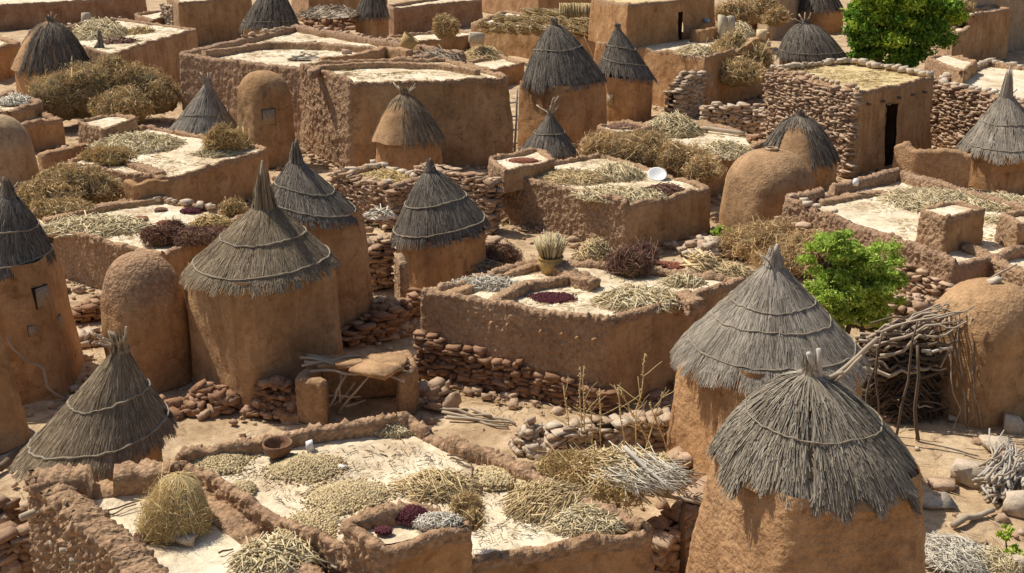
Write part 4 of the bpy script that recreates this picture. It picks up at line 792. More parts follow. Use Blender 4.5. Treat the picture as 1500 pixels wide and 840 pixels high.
rubble('reddish rubble heap beside the ruined shed, left', 408, 600, 40, .6, .55, 110, .15, mat='stone_r')
rubble('rubble heap under the spired granary', 312, 594, 44, .6, .36, 100, .14, mat='stone_r')
rubble('sunlit rubble heap between granary and central house', 566, 480, 44, .7, .6, 130, .16, mat='stone')
rubble('rubble spilling at the left corner of the central house', 632, 588, 26, .8, .3, 60, .15, mat='stone')
rubble('rubble pile at the left end of the low stone wall', 780, 655, 28, .9, .42, 90, .13, mat='stone_p')
rubble('stones heaped left of the shelter post', 1000, 700, 34, .7, .35, 60, .16, mat='stone')
rubble('rubble at the bottom left corner', 8, 800, 26, 1.2, .7, 90, .16, mat='stone')
rubble('stones piled at the right corner of the white-bowl house', 1035, 368, 36, .6, .3, 70, .17, mat='stone_p')
rubble('loose stones before the round-topped mud granary', 240, 600, 50, .5, .12, 30, .16, mat='stone_r')
rubble('stones at the foot of the left edge granary', 130, 500, 26, .8, .2, 40, .14, mat='stone_p')
rubble('large slabs of rubble below the right parapet house', 1330, 470, 80, .5, .5, 200, .16, mat='stone')
rubble('rubble slope behind the domed firewood granary', 1470, 450, 60, .7, .45, 120, .15, mat='stone_r')
rubble('stones lying around the small thatched hut base', 705, 300, 26, .8, .25, 40, .16, mat='stone_p')
stonewall('low dry stone wall behind the straw shelter', [(806, 662), (900, 650), (1002, 640)], .42, 0, .3, .9, 'stone_p')
stonewall('rough stone wall in the dark gap under the straw shelter', [(950, 850), (1015, 790), (1050, 760)], .65, 0, .3, 1.0, 'stone')
stonewall('dry stone wall running to the dark thatch granary', [(622, 312), (722, 338)], 1.35, 0, .4, 1.0, 'stone')
stonewall('stone wall under the left corner of the white-bowl house', [(652, 372), (720, 398)], .75, 0, .4, 1.0, 'stone')
stonewall('narrow stacked stone pillar behind the spired granary', [(541, 420), (566, 418)], 1.0, 0, .35, 1.0, 'stone')
stonewall('crumbling stone wall right of the spired granary', [(503, 508), (560, 492), (612, 470)], [.3, .5, .6], 0, .35, 1.0, 'stone_r')
stonewall('tall stacked stone stub behind the brown brush', [(983, 176), (1005, 170), (1030, 160)], [1.1, 1.7, 1.5], 0, .5, 1.2, 'stone_p')
stonewall('low stone wall bordering the bright roof with the log', [(1030, 188), (1080, 190), (1130, 196)], .9, 0, .4, 1.2, 'stone_p')
stonewall('stacked stone stub at the top left', [(246, 56), (262, 60)], 2.0, 0, .5, 1.2, 'stone_p')
stonewall('stone wall stub at the bottom left edge', [(-30, 880), (32, 850)], .8, 0, .3, 1.0, 'stone')
stonewall('dark stone footing beside the left edge granary', [(112, 470), (150, 462)], .3, 0, .3, 1.0, 'stone_r')
mudwall('free-standing crumbling mud wall before the doorway house', [(1316, 212), (1345, 219), (1424, 224)], 1.05, 0, .3, 'mud')
mudwall('mud wall stub left of the straw roof', [(186, 262), (200, 268), (246, 262)], .5, H9b.z, .2, 'mud', .2)
mudwall('thin mud wall sliver beside the bell-shaped granary', [(583, 372), (592, 380)], 1.1, 0, .2, 'mud_pale', .5)
mudwall('low broken mud wall in front of the left straw roofs', [(60, 226), (112, 214), (135, 206)], .5, 0.6, .3, 'mud', .5)
# ---- straw shelter and dry plants
zs = 1.0; S = Thing('straw_shelter', 'sagging straw-covered shelter on posts beside the foreground house', 'shelter', P(900, 790))
c = P(905, 697, zs); S.part('straw_cover', stalks_geo(c, .85, .55, .2, 500, .6, .011, 2.7, .6), M['stalk_g'])
S.part('mat_core', mound(c, .85, .52, .17), M['hay_b'], True)
S.part('white_stalks', stalks_geo(P(935, 697, zs+.10), .55, .42, .06, 340, .65, .008, 2.45, .35), M['stalk_w'])
S.part('straw_clump', hay_geo([(P(845, 690, zs+.05), (.45, .35, .14)), (P(905, 722, zs+.02), (.3, .2, .1))], 2600, .2, .006), M['hay'])
S.part('pole', crooked(P(915, 655, zs+.4), P(985, 722, zs+.12), .03, .02, 5), M['wood_l'], True)
S.part('pole', crooked(P(955, 722, zs), P(1028, 738, zs), .03, .02, 5), M['wood'], True)
for a in ((998, 838), (812, 790), (900, 800)): 
    q = P(*a, 0); S.part('post', crooked(q-[0, 0, .05], q+[U(-.05, .05), .1, zs], .045, .03, 5), M['wood_d'], True)
for px, py, tx, ty, br in ((838, 662, 824, 566, 3), (848, 664, 847, 538, 2), (858, 664, 853, 536, 2), (880, 664, 876, 570, 3), (930, 662, 939, 518, 7), (942, 668, 966, 575, 5), (985, 660, 995, 528, 3), (915, 665, 902, 568, 4), (868, 668, 862, 590, 3), (955, 668, 905, 570, 4), (980, 668, 948, 590, 4)):
    b = P(px, py); zt = zat(b, ty); t = np.array([b[0]+(tx-px)/sc(b), b[1], zt]); T = Thing('dry_plant', None, 'dry plant', b, 'dry stalks before the stone wall')
    T.o['label'] = 'bare dry plant stalk standing before the low stone wall'
    st_ = crooked(b, t, .012, .02, 8, .6, 5)
    for k in range(br):
        f = U(.3, .9); q = b+(t-b)*f; T.part('twig', crooked(q, q+[U(-.35, .35), U(-.2, .2), U(.1, .35)], .007, .05, 4, .5, 4), M['straw_y'], True)
    T.part('stem', join(st_, octas(b+(t-b)*U(.45, 1, (30, 1))+rng.normal(0, .012, (30, 3)), .013)), M['straw_y'])
# ---- central house roof
z = H2.z+.02
pile('big tangle of dry stalks at the front corner of the central roof', 940, 442, z, 62, .7, .15, 700, .45, .0115, 'stalk')
grains('dark purple sorrel patch beside the stalks on the central roof', 808, 437, z, 36, .7, .03, 1400, .014, 'purple', 'sorrel_patch', 'sorrel heap', spreadout=1.0)
pile('pale straw strip on the left side of the central roof', 712, 420, z, 56, .35, .1, 450, .35, .01, 'stalk_w', yaw=.5, spread=.7)
pile('short heap of stalks behind the basket on the central roof', 872, 378, z, 30, .9, .3, 320, .4, .011, 'stalk_g')
brush('maroon bundle of sorrel branches leaning on the central roof', [(925, 402, 24, 34), (938, 392, 18, 34), (912, 400, 18, 20)], z, 2200, 'maroon', .3, .007, 'sorrel_bundle', 'sorrel bundle')
grains('red seed spread behind the maroon bundle', 975, 390, z, 32, .6, .03, 1200, .016, 'redbrown')
pile('square bundle of grey boards at the right of the central roof', 1030, 395, z, 24, .8, .2, 60, .75, .022, 'stalk_g', 'board_bundle', 'bundle', yaw=2.1, spread=.05)
pile('straggling stalks along the right edge of the central roof', 1065, 402, z, 36, .6, .12, 360, .4, .011, 'stalk_g')
pile('few stalks lying on the right parapet of the central roof', 1000, 416, z, 30, .5, .1, 150, .35, .011, 'stalk')
c = P(806, 399, z); B = Thing('basket', 'yellow basket holding a bushy sheaf of stalks', 'basket', c); ss = sc(c)
B.part('basket', lathe(c, [(.0, .0), (.17, .0), (.21, .14), (.235, .3), (.21, .3), (.0, .26)]), M['basket'], True)
n = 260; a = U(0, 6.28, n); r = np.sqrt(U(0, 1, n)); A = c+np.c_[r*.17*np.cos(a), r*.17*np.sin(a), np.full(n, .25)]; Bq = c+np.c_[r*.33*np.cos(a), r*.33*np.sin(a), .6+.16*(1-r)+rng.normal(0, .05, n)]
B.part('stalk_sheaf', prisms(A, Bq, .011), M['stalk'])
a = np.linspace(0, 6.283, 30); B.part('rim', tube(c+np.c_[.235*np.cos(a), .235*np.sin(a), np.full(30, .3)], .016, 5), M['basket'], True)
# brush beyond the central house
brush('tangled brown brush heap right of the central house', [(1120, 378, 45, 46), (1165, 372, 42, 48), (1092, 372, 30, 34), (1150, 400, 40, 36)], 0, 5200, 'hay_b', .28, .009)
brush('dry brush spilling below the parapet house at right', [(1205, 372, 45, 34), (1245, 362, 40, 26)], .3, 2600, 'hay_b', .25, .009)
pile('brushwood and twigs stacked beside the bell-shaped granary', 672, 396, .45, 62, .5, .2, 260, .7, .013, 'wood', 'brushwood_heap', 'brushwood', yaw=.3, spread=.6)
brush('reddish dry twigs heaped behind the central house', [(735, 388, 24, 26), (700, 392, 20, 20)], .35, 1100, 'maroon', .25, .008)
# ---- white-bowl house roof and behind
z = H3.z+.02
pile('stalk heap left of the fan-shaped sheaf on the white-bowl roof', 838, 262, z, 52, .8, .14, 600, .45, .012, 'stalk_g')
pile('fan-shaped sheaf of pale stalks on the white-bowl roof', 905, 258, z, 38, .8, .25, 420, .6, .012, 'stalk', yaw=-1.3, spread=.4)
pile('broad stalk heap along the front of the white-bowl roof', 905, 287, z, 68, .6, .12, 700, .45, .012, 'stalk', yaw=-1.4, spread=.6)
c = P(962, 270, z); B = Thing('enamel_bowl', 'shining white enamel basin tilted among the stalks', 'basin', c); b0 = lathe((0, 0, 0), [(.0, .0), (.13, .0), (.23, .05), (.25, .05), (.25, .06), (.22, .06), (.12, .015), (.0, .015)]); V = b0[0]; ca, sa = math.cos(-.55), math.sin(-.55)
V = np.c_[V[:, 0], V[:, 1]*ca-V[:, 2]*sa, V[:, 1]*sa+V[:, 2]*ca]; 
V = np.c_[V[:, 0], -V[:, 1], V[:, 2]*1.0]+c+[0, 0, .22]; B.part('basin', (V, b0[1]), M['white'], True)
single('enamel_plate', 'white oval lid leaning on the mud block of the white-bowl house', 'lid', rocks([P(800, 252, H3.z)+[0, -.1, .25]], [[.2, .03, .1]], .2, .03, .1), M['white'], P(800, 252, H3.z), smooth=True)
single('mortar', 'small brown clay pot beside the white basin', 'pot', lathe(P(970, 262, z), [(0, 0), (.1, 0), (.14, .12), (.11, .24), (.08, .26), (.0, .2)]), M['clay'], P(970, 262, z), smooth=True)
pile('dark reddish stalks at the right corner of the white-bowl roof', 975, 280, z, 28, .7, .12, 200, .35, .012, 'maroon')
grains('red seed layer on top of the small mud block', 766, 236, H3.top+.26, 24, .6, .03, 500, .02, 'redbrown')
brush('long brown brush heap behind the white-bowl house', [(880, 232, 30, 36), (915, 236, 38, 40), (955, 240, 36, 40), (1000, 248, 34, 34), (1030, 262, 26, 28)], .9, 6500, 'hay_b', .26, .010)
z = H21.z+.02
pile('rounded stalk heap beside the log roof', 985, 194, z, 42, .9, .5, 650, .7, .016, 'stalk')
stick('fallen log lying on the bright roof', (1030, 192), (1090, 200), .09, (z, z), 'wood', 'log', 'log', bend=.01)
pile('stalk heap left of the slumped thatch hut', 1062, 226, z, 40, 1.0, .3, 420, .55, .015, 'stalk')
grains('red seed layer on the small square block roof', 914, 188, 1.31, 24, .7, .08, 900, .028, 'maroon')
rubble('pot and stones beside the slumped thatch hut', 1112, 208, 16, .8, .2, 16, .16, z=z, mat='stone_r')
# ---- upper left roofs
z = H9.z+.02
pile('large stalk heap on the straw roof at left', 200, 214, z, 64, .9, .28, 900, .5, .014, 'stalk')
brush('brown bushy straw at the left of the straw roof', [(165, 240, 26, 22), (140, 234, 18, 14)], z, 900, 'hay', .25, .011)
brush('upright shock of straw at the right of the straw roof', [(327, 224, 22, 34), (342, 218, 18, 22)], z, 1600, 'hay', .35, .011)
pile('stalk litter under the straw shock', 320, 226, z, 34, .6, .12, 260, .4, .012, 'stalk')
single('straw_hat', 'small round woven cover lying on the straw roof', 'woven cover', lathe(P(181, 264, H9b.z), [(.16, 0), (.17, .03), (.12, .12), (.0, .18)]), M['sack'], P(181, 264, H9b.z), smooth=True)
z = H9b.z+.02
pile('broad heap of pale stalks on the seed-patch roof', 140, 334, z, 76, .6, .16, 900, .5, .014, 'stalk')
for l, x, y, r, m in (('largest dark purple seed patch on the bright roof', 280, 309, 17, 'purple'), ('small dark seed patch left of the purple one', 235, 308, 9, 'maroon'), ('reddish seed patch near the stalk heap', 205, 321, 13, 'redbrown'), ('orange-brown seed patch at the roof centre', 241, 327, 11, 'redbrown')):
    grains(l, x, y, z, r, .9, .03, 420, .018, m, 'seed_patch', 'seed patch')
brush('low heap of maroon stems at the front roof corner', [(236, 356, 24, 24), (255, 346, 18, 20)], z, 1500, 'maroon', .2, .008)
brush('second maroon stem heap behind the round-topped granary', [(290, 356, 34, 18), (318, 350, 20, 14)], z, 1500, 'maroon', .2, .008)
pile('brown straw at the right end of the seed-patch roof', 310, 330, z, 30, .8, .15, 260, .4, .012, 'hay')
brush('big heap of dry yellow-green bean hulls at left', [(75, 306, 45, 44), (110, 296, 46, 52), (145, 296, 34, 40), (90, 320, 40, 26)], .85, 6500, 'hay_g', .16, .016, 'hull_heap', 'hull heap')
brush('tuft of green stems beside the dark thatched granary', [(343, 316, 16, 22)], .95, 500, 'hay_g', .2, .012)
brush('huge rounded hay heap at upper left', [(85, 168, 36, 56), (125, 164, 40, 64), (165, 158, 44, 66), (205, 158, 40, 60), (238, 160, 26, 44), (180, 176, 40, 40)], .45, 9500, 'hay_g', .3, .014)
pile('bleached stalks on the left edge roof', 22, 150, 1.2, 26, 1.0, .15, 260, .6, .016, 'stalk_w')
z = H11.z+.02
pile('rounded stalk heap on the upper left roof', 146, 52, z, 38, 1.6, .6, 520, .8, .020, 'stalk')
pile('small straw patch right of the stalk heap at upper left', 205, 48, z, 18, 1.5, .18, 160, .5, .018, 'hay')
single('basket', 'small upturned basket on the upper left roof', 'basket', lathe(P(127, 32, z), [(.26, 0), (.24, .2), (.2, .42), (.0, .44)]), M['sack'], P(127, 32, z), smooth=True)
pile('dark stems along the edge of the upper left roof', 175, 62, z, 22, 1.2, .08, 120, .6, .018, 'maroon')
# ---- upper centre
z = H5.z+.05
c = P(592, 78, z); B = Thing('basket', 'tilted yellow basket standing on the broad roof', 'basket', c)
b0 = lathe((0, 0, 0), [(.0, .0), (.2, .0), (.28, .25), (.34, .55), (.31, .55), (.26, .3), (.0, .05)]); V = b0[0]; a_ = -.6; V = np.c_[V[:, 0]*math.cos(a_)-V[:, 2]*math.sin(a_), V[:, 1], V[:, 0]*math.sin(a_)+V[:, 2]*math.cos(a_)]+c+[0, 0, .15]; B.part('basket', (V, b0[1]), M['basket'], True)
pile('grey twig heap spilling over the broad roof edge', 640, 88, z, 34, 1.2, .25, 160, .8, .022, 'wood', 'twig_heap', 'twig heap', yaw=-.4, spread=.6)
for l, x, y in (('flat stone on the broad roof, left', 455, 66), ('flat stone on the broad roof, middle', 540, 76), ('flat stone on the broad roof near the basket', 508, 78)): boulder(l, x, y, 18, 6, 'stone', z)
pile('few split boards lying on the left of the broad roof', 438, 86, z, 18, .6, .05, 8, .9, .035, 'wood_l', 'board_pile', 'boards', yaw=.6, spread=.2)
brush('round hay ball beside the notched house', [(654, 54, 18, 28)], 1.2, 900, 'hay_g', .3, .016)
single('sack', 'white woven sack lying behind the broad roof', 'sack', rocks([P(698, 62, 1.5)+[0, 0, .2]], [[.38, .24, .26]], .2, .05, .1), M['sack'], P(698, 62, 1.5), smooth=True)
H26 = house('small low mud hut with a straw-heaped roof behind the big granary', [(680, 92), (718, 104), (768, 92), (728, 80)], base=(1, 132), ph=.1, th=.2, rough=(.4, .15, .5, .5))
pile('grey-green stalk heap on the small hut behind the tall house', 708, 84, H26.z, 30, 1.4, .45, 360, .8, .018, 'stalk_g')
k = 0
def bundle(c, d, L, r, n=46):
    d = norm(np.array(d, float)); a = norm(np.cross(d, [.1, .3, 1.])); b = np.cross(d, a); q = U(0, 6.28, n); rr = r*np.sqrt(U(0, 1, n))
    o_ = rr[:, None]*(np.cos(q)[:, None]*a+np.sin(q)[:, None]*b); c = np.asarray(c); A = c+o_*.9-d*L/2*U(.9, 1.05, (n, 1)); B_ = c+o_*1.1+d*L/2*U(.9, 1.05, (n, 1))
    t = np.linspace(0, 6.283, 18); ring = c+(r*1.06)*(np.cos(t)[:, None]*a+np.sin(t)[:, None]*b); return prisms(A, B_, .035), tube(ring, .03, 5)
zz = H19.z+.05
for row, (y0, nb, x0, x1) in enumerate(((48, 9, 712, 862), (38, 9, 735, 880), (30, 8, 775, 885))):
    for i in range(nb):
        x = x0+(x1-x0)*i/(nb-1); c = P(x, y0+(x-x0)*.05, zz); c[2] += .25+.25*row*.3; T = Thing('stalk_bundle', 'tied bundle of pale stalks laid on the long low roof', 'stalk bundle', c, 'stalk bundles on the long low roof')
        g_, r_ = bundle(c, (-.55+U(-.2, .2), -.8, .1+U(0, .3)), 1.1, .26); o = T.part('stalks', g_, M['stalk_g']); T.part('tie', r_, M['rope'], parent=o)
for i in range(5):
    c = P(826+i*10, 40, zz); c[2] += .75; T = Thing('stalk_bundle', 'upright tied stalk bundle at the right end of the bundle roof', 'stalk bundle', c, 'upright stalk bundles')
    g_, r_ = bundle(c, (U(-.1, .1), .1, 1), 1.0, .24); o = T.part('stalks', g_, M['stalk_g']); T.part('tie', r_, M['rope'], parent=o)
# ladder beside the big granary
b = P(753, 232); zt = zat(b, 132); T = Thing('ladder', 'thin notched pole ladder leaning left of the big granary', 'ladder', b)
T.part('pole', crooked(b+[.0, 0, 0], [b[0]+.1, b[1]+.1, zt], .045, .01, 6), M['wood_l'], True)
T.part('pole', crooked(b+[-.35, 0.1, 0], [b[0]-.25, b[1]+.2, zt*.9], .045, .01, 6), M['wood'], True)
for f in (.2, .4, .6, .8): T.part('rung', crooked(b+[-.42, 0, zt*f], b+[.12, 0, zt*f+.05], .04, .01, 4), M['wood_l'], True)
# terrace of the far doorway house
z = T13.z+.02
pile('straw heap at the edge of the doorway terrace', 1018, 78, z, 28, 1.3, .25, 260, .6, .018, 'stalk')
for l, x, y, r, m in (('pale blue pot on the doorway terrace', 1035, 34, .14, 'blue'), ('dark clay pot on the doorway terrace floor', 1020, 54, .2, 'clay'), ('pale clay pot next to the dark one on the terrace', 1030, 55, .2, 'sack')):
    single('pot', l, 'pot', lathe(P(x, y, z+(.6 if m == 'blue' else 0)), [(0, 0), (r*.6, 0), (r, r*.7), (r*.8, r*1.3), (r*.55, r*1.45), (0, r*1.2)]), M[m], P(x, y, z), smooth=True)
mudwall('mud bench carrying the blue pot on the terrace', [(1020, 44), (1050, 38)], .5, z, .5, 'mud', .2)
for l, x in (('left of two sacks leaning on the terrace wall', 1058), ('right of two sacks leaning on the terrace wall', 1068)):
    c = P(x, 58, z); single('sack', l, 'sack', rocks([c+[0, 0, .5]], [[.18, .2, .55]], .3, .05, .3), M['sack'], c, smooth=True)
pile('stalk heap beside the leaning sacks', 1085, 52, z, 22, 1.4, .5, 220, .6, .018, 'stalk')
single('yellow_tub', 'small yellow tub on the terrace wall', 'tub', lathe(P(1115, 58, z+.2), [(0, 0), (.2, 0), (.22, .4), (.19, .4), (0, .35)]), M['stalk_g'], P(1115, 58, z+.2), smooth=True)
brush('tall brush heap covering the small mud hut', [(1050, 118, 24, 40), (1075, 112, 32, 56), (1105, 112, 24, 46), (1080, 122, 34, 32)], .95, 4800, 'hay_g', .4, .017)
brush('dark brush heap at the top right of centre', [(1075, 34, 28, 30), (1110, 30, 30, 34), (1135, 36, 18, 20)], 1.5, 2600, 'hay_b', .4, .02)
brush('dry brush beside the tree at the top right', [(1399, 34, 26, 32)], 2.0, 1600, 'hay', .4, .018)
pile('grey stick heap at the top edge, left of centre', 482, 22, 1.6, 46, 1.2, .4, 220, 1.1, .03, 'wood', 'stick_heap', 'stick heap')
rubble('stone heap under the stick heap at the top', 485, 40, 50, .8, 1.1, 120, .3, mat='stone_r')
single('sack', 'small white sack hanging on the top left wall', 'sack', rocks([P(307, 48, 0)+[0, -.6, 1.3]], [[.14, .12, .18]], .3, .08, .1), M['white'], P(307, 48, 0), smooth=True)
# ---- right side roofs
z = H8.z+.02
pile('broad drift of stalks on the right parapet roof', 1375, 295, z, 80, .8, .15, 1100, .5, .013, 'stalk')
pile('stalk drift at the right edge beyond the raised block', 1470, 300, z, 50, .9, .12, 600, .5, .013, 'stalk')
pile('stalks trailing down beside the raised block', 1455, 330, z-.1, 16, 1.3, .12, 200, .4, .013, 'stalk')
single('clay_jar', 'small white jar on the wall of the parapet roof', 'jar', lathe(P(1253, 272, 1.3), [(0, 0), (.06, 0), (.08, .08), (.05, .17), (.0, .17)]), M['white'], P(1253, 272, 1.3), smooth=True)
pile('golden straw covering the stone enclosure', 570, 262, H16.z, 44, .8, .15, 420, .4, .011, 'straw_y')
for l, x, y, w_ in (('flat pale stone on the left of the straw enclosure', 515, 252, 22), ('flat pale stone at the back of the straw enclosure', 545, 246, 26), ('pale stone at the front of the straw enclosure', 568, 270, 20)): boulder(l, x, y, w_, 8, 'stone_p', H16.z+.08)
pile('bleached twigs on the wall beside the dark thatch granary', 556, 318, .9, 22, .7, .12, 50, .5, .018, 'stalk_w', 'twig_heap', 'twig heap')
# ---- firewood, sticks, rocks, ground at right
def branches(T, segs, r, mats, bend=.1):
    for a, b in segs: T.part('branch', crooked(a, b, r*U(.7, 1.3), bend, 8, .5, 6), M[mats[int(U(0, len(mats)))]], True)
F_ = Thing('firewood_stack', 'tall stack of crooked firewood leaning on the domed granary', 'firewood', P(1320, 615)); c = P(1322, 600); s = sc(c)
segs = []
for i in range(98):
    zz = U(.05, 1.42); x = U(-.55, .35)*(1.0); L = U(.7, 1.3); a = U(-.25, .25); y = U(-.35, .35)
    segs.append((c+[x-L/2*.7, y, zz-a*L/2], c+[x+L/2*.7, y+U(-.3, .3), zz+a*L/2]))
F_.part('brushwood_core', stalks_geo(c+[-.05, .05, .0], .6, .45, 1.35, 900, .7, .018, 0., .35, lay=.12), M['wood_d'])
branches(F_, segs, .036, ['wood_d', 'wood_d', 'wood', 'wood_d'])
segs = []
for i in range(26):
    y = U(-.45, .35); z0 = U(1.2, 1.6); segs.append((c+[U(-.65, -.4), y, z0-.1], c+[U(.4, .85), y+U(-.2, .2), z0+U(.1, .4)]))
branches(F_, segs, .024, ['wood', 'wood', 'wood_d'], .07)
segs = [(c+[.45+U(-.1, .5), -.4+U(-.1, .2), 1.6+U(0, .3)], c+[.55+U(-.1, .5), -.75+U(-.1, .2), .05]) for i in range(11)]
branches(F_, segs, .012, ['wood_d', 'wood'], .05)
for a, b, r in (((1312, 645), (1326, 475), .022), ((1345, 645), (1330, 510), .03), ((1290, 640), (1272, 510), .018), ((1268, 628), (1280, 490), .02)):
    A = P(*a); zt = zat(A, b[1]); F_.part('post', crooked(A, [A[0]+(b[0]-a[0])/sc(A), A[1]+.1, zt], r, .03, 7), M['wood_d'], True)
F_.part('branch', crooked(c+[0, -.5, 1.25], c+[.55, -.45, 1.15], .03, .15, 7), M['wood_l'], True)
K = Thing('branch_pile', 'heap of crooked grey branches at the right edge', 'branch pile', P(1470, 740)); c = P(1476, 725)
branches(K, [(c+[U(-.45, .1), U(-.35, .3), U(.02, .35)], c+[U(-.1, .7), U(.0, .7), U(.2, .75)]) for i in range(70)], .022, ['wood_l', 'wood', 'wood_l'], .07)
K.part('heap_core', mound(c+[.15, .1, 0], .5, .5, .35), M['wood_d'], True)
for l, x, y, w_, h_, m in (('big flat pale rock beside the branch heap', 1425, 705, 56, 34, 'stone_p'), ('block-like rock at the right edge above the branches', 1484, 630, 32, 30, 'stone_p'), ('white rock below the branch heap', 1488, 750, 40, 34, 'stone_p'), ('flat rust-brown slab left of the big pale rock', 1380, 712, 40, 10, 'stone'),
                           ('broad flat ground slab behind the foreground granary', 1372, 735, 70, 8, 'stone_p'), ('small stone beneath the firewood', 1395, 615, 14, 8, 'stone_p'), ('small rust stone near the domed granary', 1440, 618, 14, 9, 'stone_r'),
                           ('grey slab under the edge block rock', 1462, 655, 44, 14, 'stone_p'), ('pale stone at the bottom right edge', 1490, 828, 30, 16, 'stone_p'), ('pale block standing at the central house foot', 660, 596, 30, 26, 'stone'), ('white-topped stone right of the ruined shed', 612, 592, 24, 16, 'stone_p')):
    boulder(l, x, y, w_, h_, m)
stick('short thick log lying below the branch heap', (1395, 775), (1455, 752), .05, (0, .03), 'wood', 'log', 'log')
pile('bleached straw and twig litter right of the foreground granary', 1395, 815, 0, 52, .9, .08, 520, .4, .008, 'stalk_w', yaw=2.2, spread=.7)
pile('thin straw litter at the bottom right corner', 1460, 825, 0, 40, .8, .06, 260, .3, .007, 'stalk')
for a, b in (((648, 606), (745, 628)), ((655, 613), (748, 622)), ((690, 600), (755, 624)), ((640, 600), (720, 612))): stick('grey pole lying on the ground below the central house', a, b, .028, (0, 0), 'wood', 'pole', 'pole', 'poles below the central house', .03)
stick('crooked pole leaning on the left edge granary', (95, 562), (66, 470), .03, (0, .0), 'wood', 'pole', 'pole') if False else None
b = P(98, 585); T = single('pole', 'crooked pole leaning on the shuttered granary', 'pole', crooked(b, [G7.loc[0]+.55, G7.loc[1]-1.18, 1.25], .03, .06, 8), M['wood'], b, smooth=True)
for l, x, y in (('big shaded log at the lower left edge', 20, 668),): stick(l, (-20, 700), (45, 655), .07, (0, .05), 'wood_d', 'log', 'log')
boulder('round yellow stone lying near the dark thatch roof', 108, 572, 16, 10, 'stone_p')
# ---- greenery
def leaves_geo(cl, sig, n, L, w_):
    which = rng.integers(0, len(cl), n); p = cl[which]+rng.normal(0, 1, (n, 3))*sig[which][:, None]*[1, 1, .7]
    d = norm(rng.normal(size=(n, 3))+[0, 0, -.25]); side = norm(np.cross(d, rng.normal(size=(n, 3)))); Ls = L*U(.6, 1.3, n)[:, None]
    pts = np.stack([p-d*Ls*.5, p+rng.normal(0, .06, (n, 3))*Ls, p+d*Ls*.5], 1); V, F = strips(pts, w_*U(.7, 1.3, n), side)
    V = V.reshape(n, 3, 2, 3); mid = V[:, 1:2].mean(2, keepdims=True); V[:, 1] = V[:, 1]+(V[:, 1]-V[:, 1].mean(1, keepdims=True))*.5
    return V.reshape(-1, 3), F
def tree(label, px, by, blobs, n, L, mat, trunks, name='tree', cat='tree', r=.07, ncl=32):
    b = P(px, by); T = Thing(name, label, cat, b); cl, sg, cen = [], [], []
    for x, y, rx, ry in blobs:
        q = np.array([b[0], b[1]+U(-.3, .3), zat(b, y)]); s = sc(q); q[0] += (x-proj(q)[0])/s; R = np.array([rx/s, rx/s*.85, ry/s]); cen.append(q)
        d = norm(rng.normal(size=(ncl, 3))); c_ = q+d*R*U(.45, 1.12, (ncl, 1)); cl.append(c_); sg.append(np.full(ncl, R.mean()*.125)*U(.5, 1.5, ncl))
    cl, sg = np.vstack(cl), np.concatenate(sg)
    tg = []
    for i, (x, y) in enumerate(trunks):
        A = P(x, y)
        T.part('trunk', crooked(A-[0, 0, .05], cen[i % len(cen)], r, .06, 8, .45), M['bark'], True)
    for q in cen[1:]: T.part('limb', crooked(cen[0]-[0, 0, .2], q, r*.5, .08, 6, .4), M['bark'], True)
    if n < 1000: T.part('crown', leaves_geo(cl, sg, n, L, w_=L*.16), M[mat]); return T
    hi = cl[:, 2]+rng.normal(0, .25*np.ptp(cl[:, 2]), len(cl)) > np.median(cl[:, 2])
    T.part('crown', leaves_geo(cl[hi], sg[hi], int(n*.6), L, w_=L*.16), M[mat]); T.part('lower_crown', leaves_geo(cl[~hi], sg[~hi]*1.1, int(n*.4), L, w_=L*.16), M['leaf_dk' if mat == 'leaf' else 'leaf_b']); return T
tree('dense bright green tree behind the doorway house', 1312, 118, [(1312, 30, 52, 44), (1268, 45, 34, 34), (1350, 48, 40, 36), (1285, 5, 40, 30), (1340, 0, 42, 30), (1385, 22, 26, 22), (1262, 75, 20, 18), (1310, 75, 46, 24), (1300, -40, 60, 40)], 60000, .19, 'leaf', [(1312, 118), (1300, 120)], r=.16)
tree('leafy light green bush with cut trunks beside the firewood', 1252, 500, [(1215, 380, 36, 34), (1215, 425, 32, 34), (1288, 385, 40, 36), (1262, 425, 38, 34), (1298, 420, 28, 28), (1240, 355, 26, 20), (1275, 455, 34, 22), (1215, 458, 34, 24), (1245, 420, 40, 40)], 36000, .072, 'leaf_b', [(1182, 495), (1190, 500), (1232, 500), (1262, 505)], 'bush', 'bush', .06)
T = tree('small green weed at the corner of the white-bowl house', 1057, 352, [(1057, 335, 12, 8)], 260, .16, 'leaf_b', [(1057, 352)], 'plant', 'plant', .02, 10)
tree('tiny dusty green plant among the bottom right litter', 1475, 800, [(1475, 775, 18, 12), (1488, 790, 12, 8)], 240, .07, 'leaf', [(1475, 800)], 'plant', 'plant', .012, 9)
# ---- ground litter
n = 5200; C = np.c_[U(-16, 18, n), U(11, 48, n)]; C = np.c_[C, .06*fbm(np.c_[C, C[:, 0]*0]*.5, 3)+.03*fbm(np.c_[C, C[:, 0]*0]*2.5, 2)-.03]; q = .012+.05*U(0, 1, n)**4
single('pebbles', 'pebbles and small stones strewn over the dirt', 'pebbles', rocks(C, np.c_[q, q*.8, q*.55], U(0, 3, n)), M['stone_p'], (0, 25, 0), kind='stuff')
n = 5000; C = np.c_[U(-16, 18, n), U(11, 45, n)]; C = np.c_[C, .06*fbm(np.c_[C, C[:, 0]*0]*.5, 3)+.03*fbm(np.c_[C, C[:, 0]*0]*2.5, 2)-.025]; yw = U(0, 6.28, n); d = np.c_[np.cos(yw), np.sin(yw), rng.normal(0, .1, n)]*U(.03, .18, (n, 1))
single('straw_litter', 'dry straw strewn over the dirt lanes', 'litter', prisms(C-d, C+d, .006), M['stalk'], (0, 24, 0), kind='stuff')

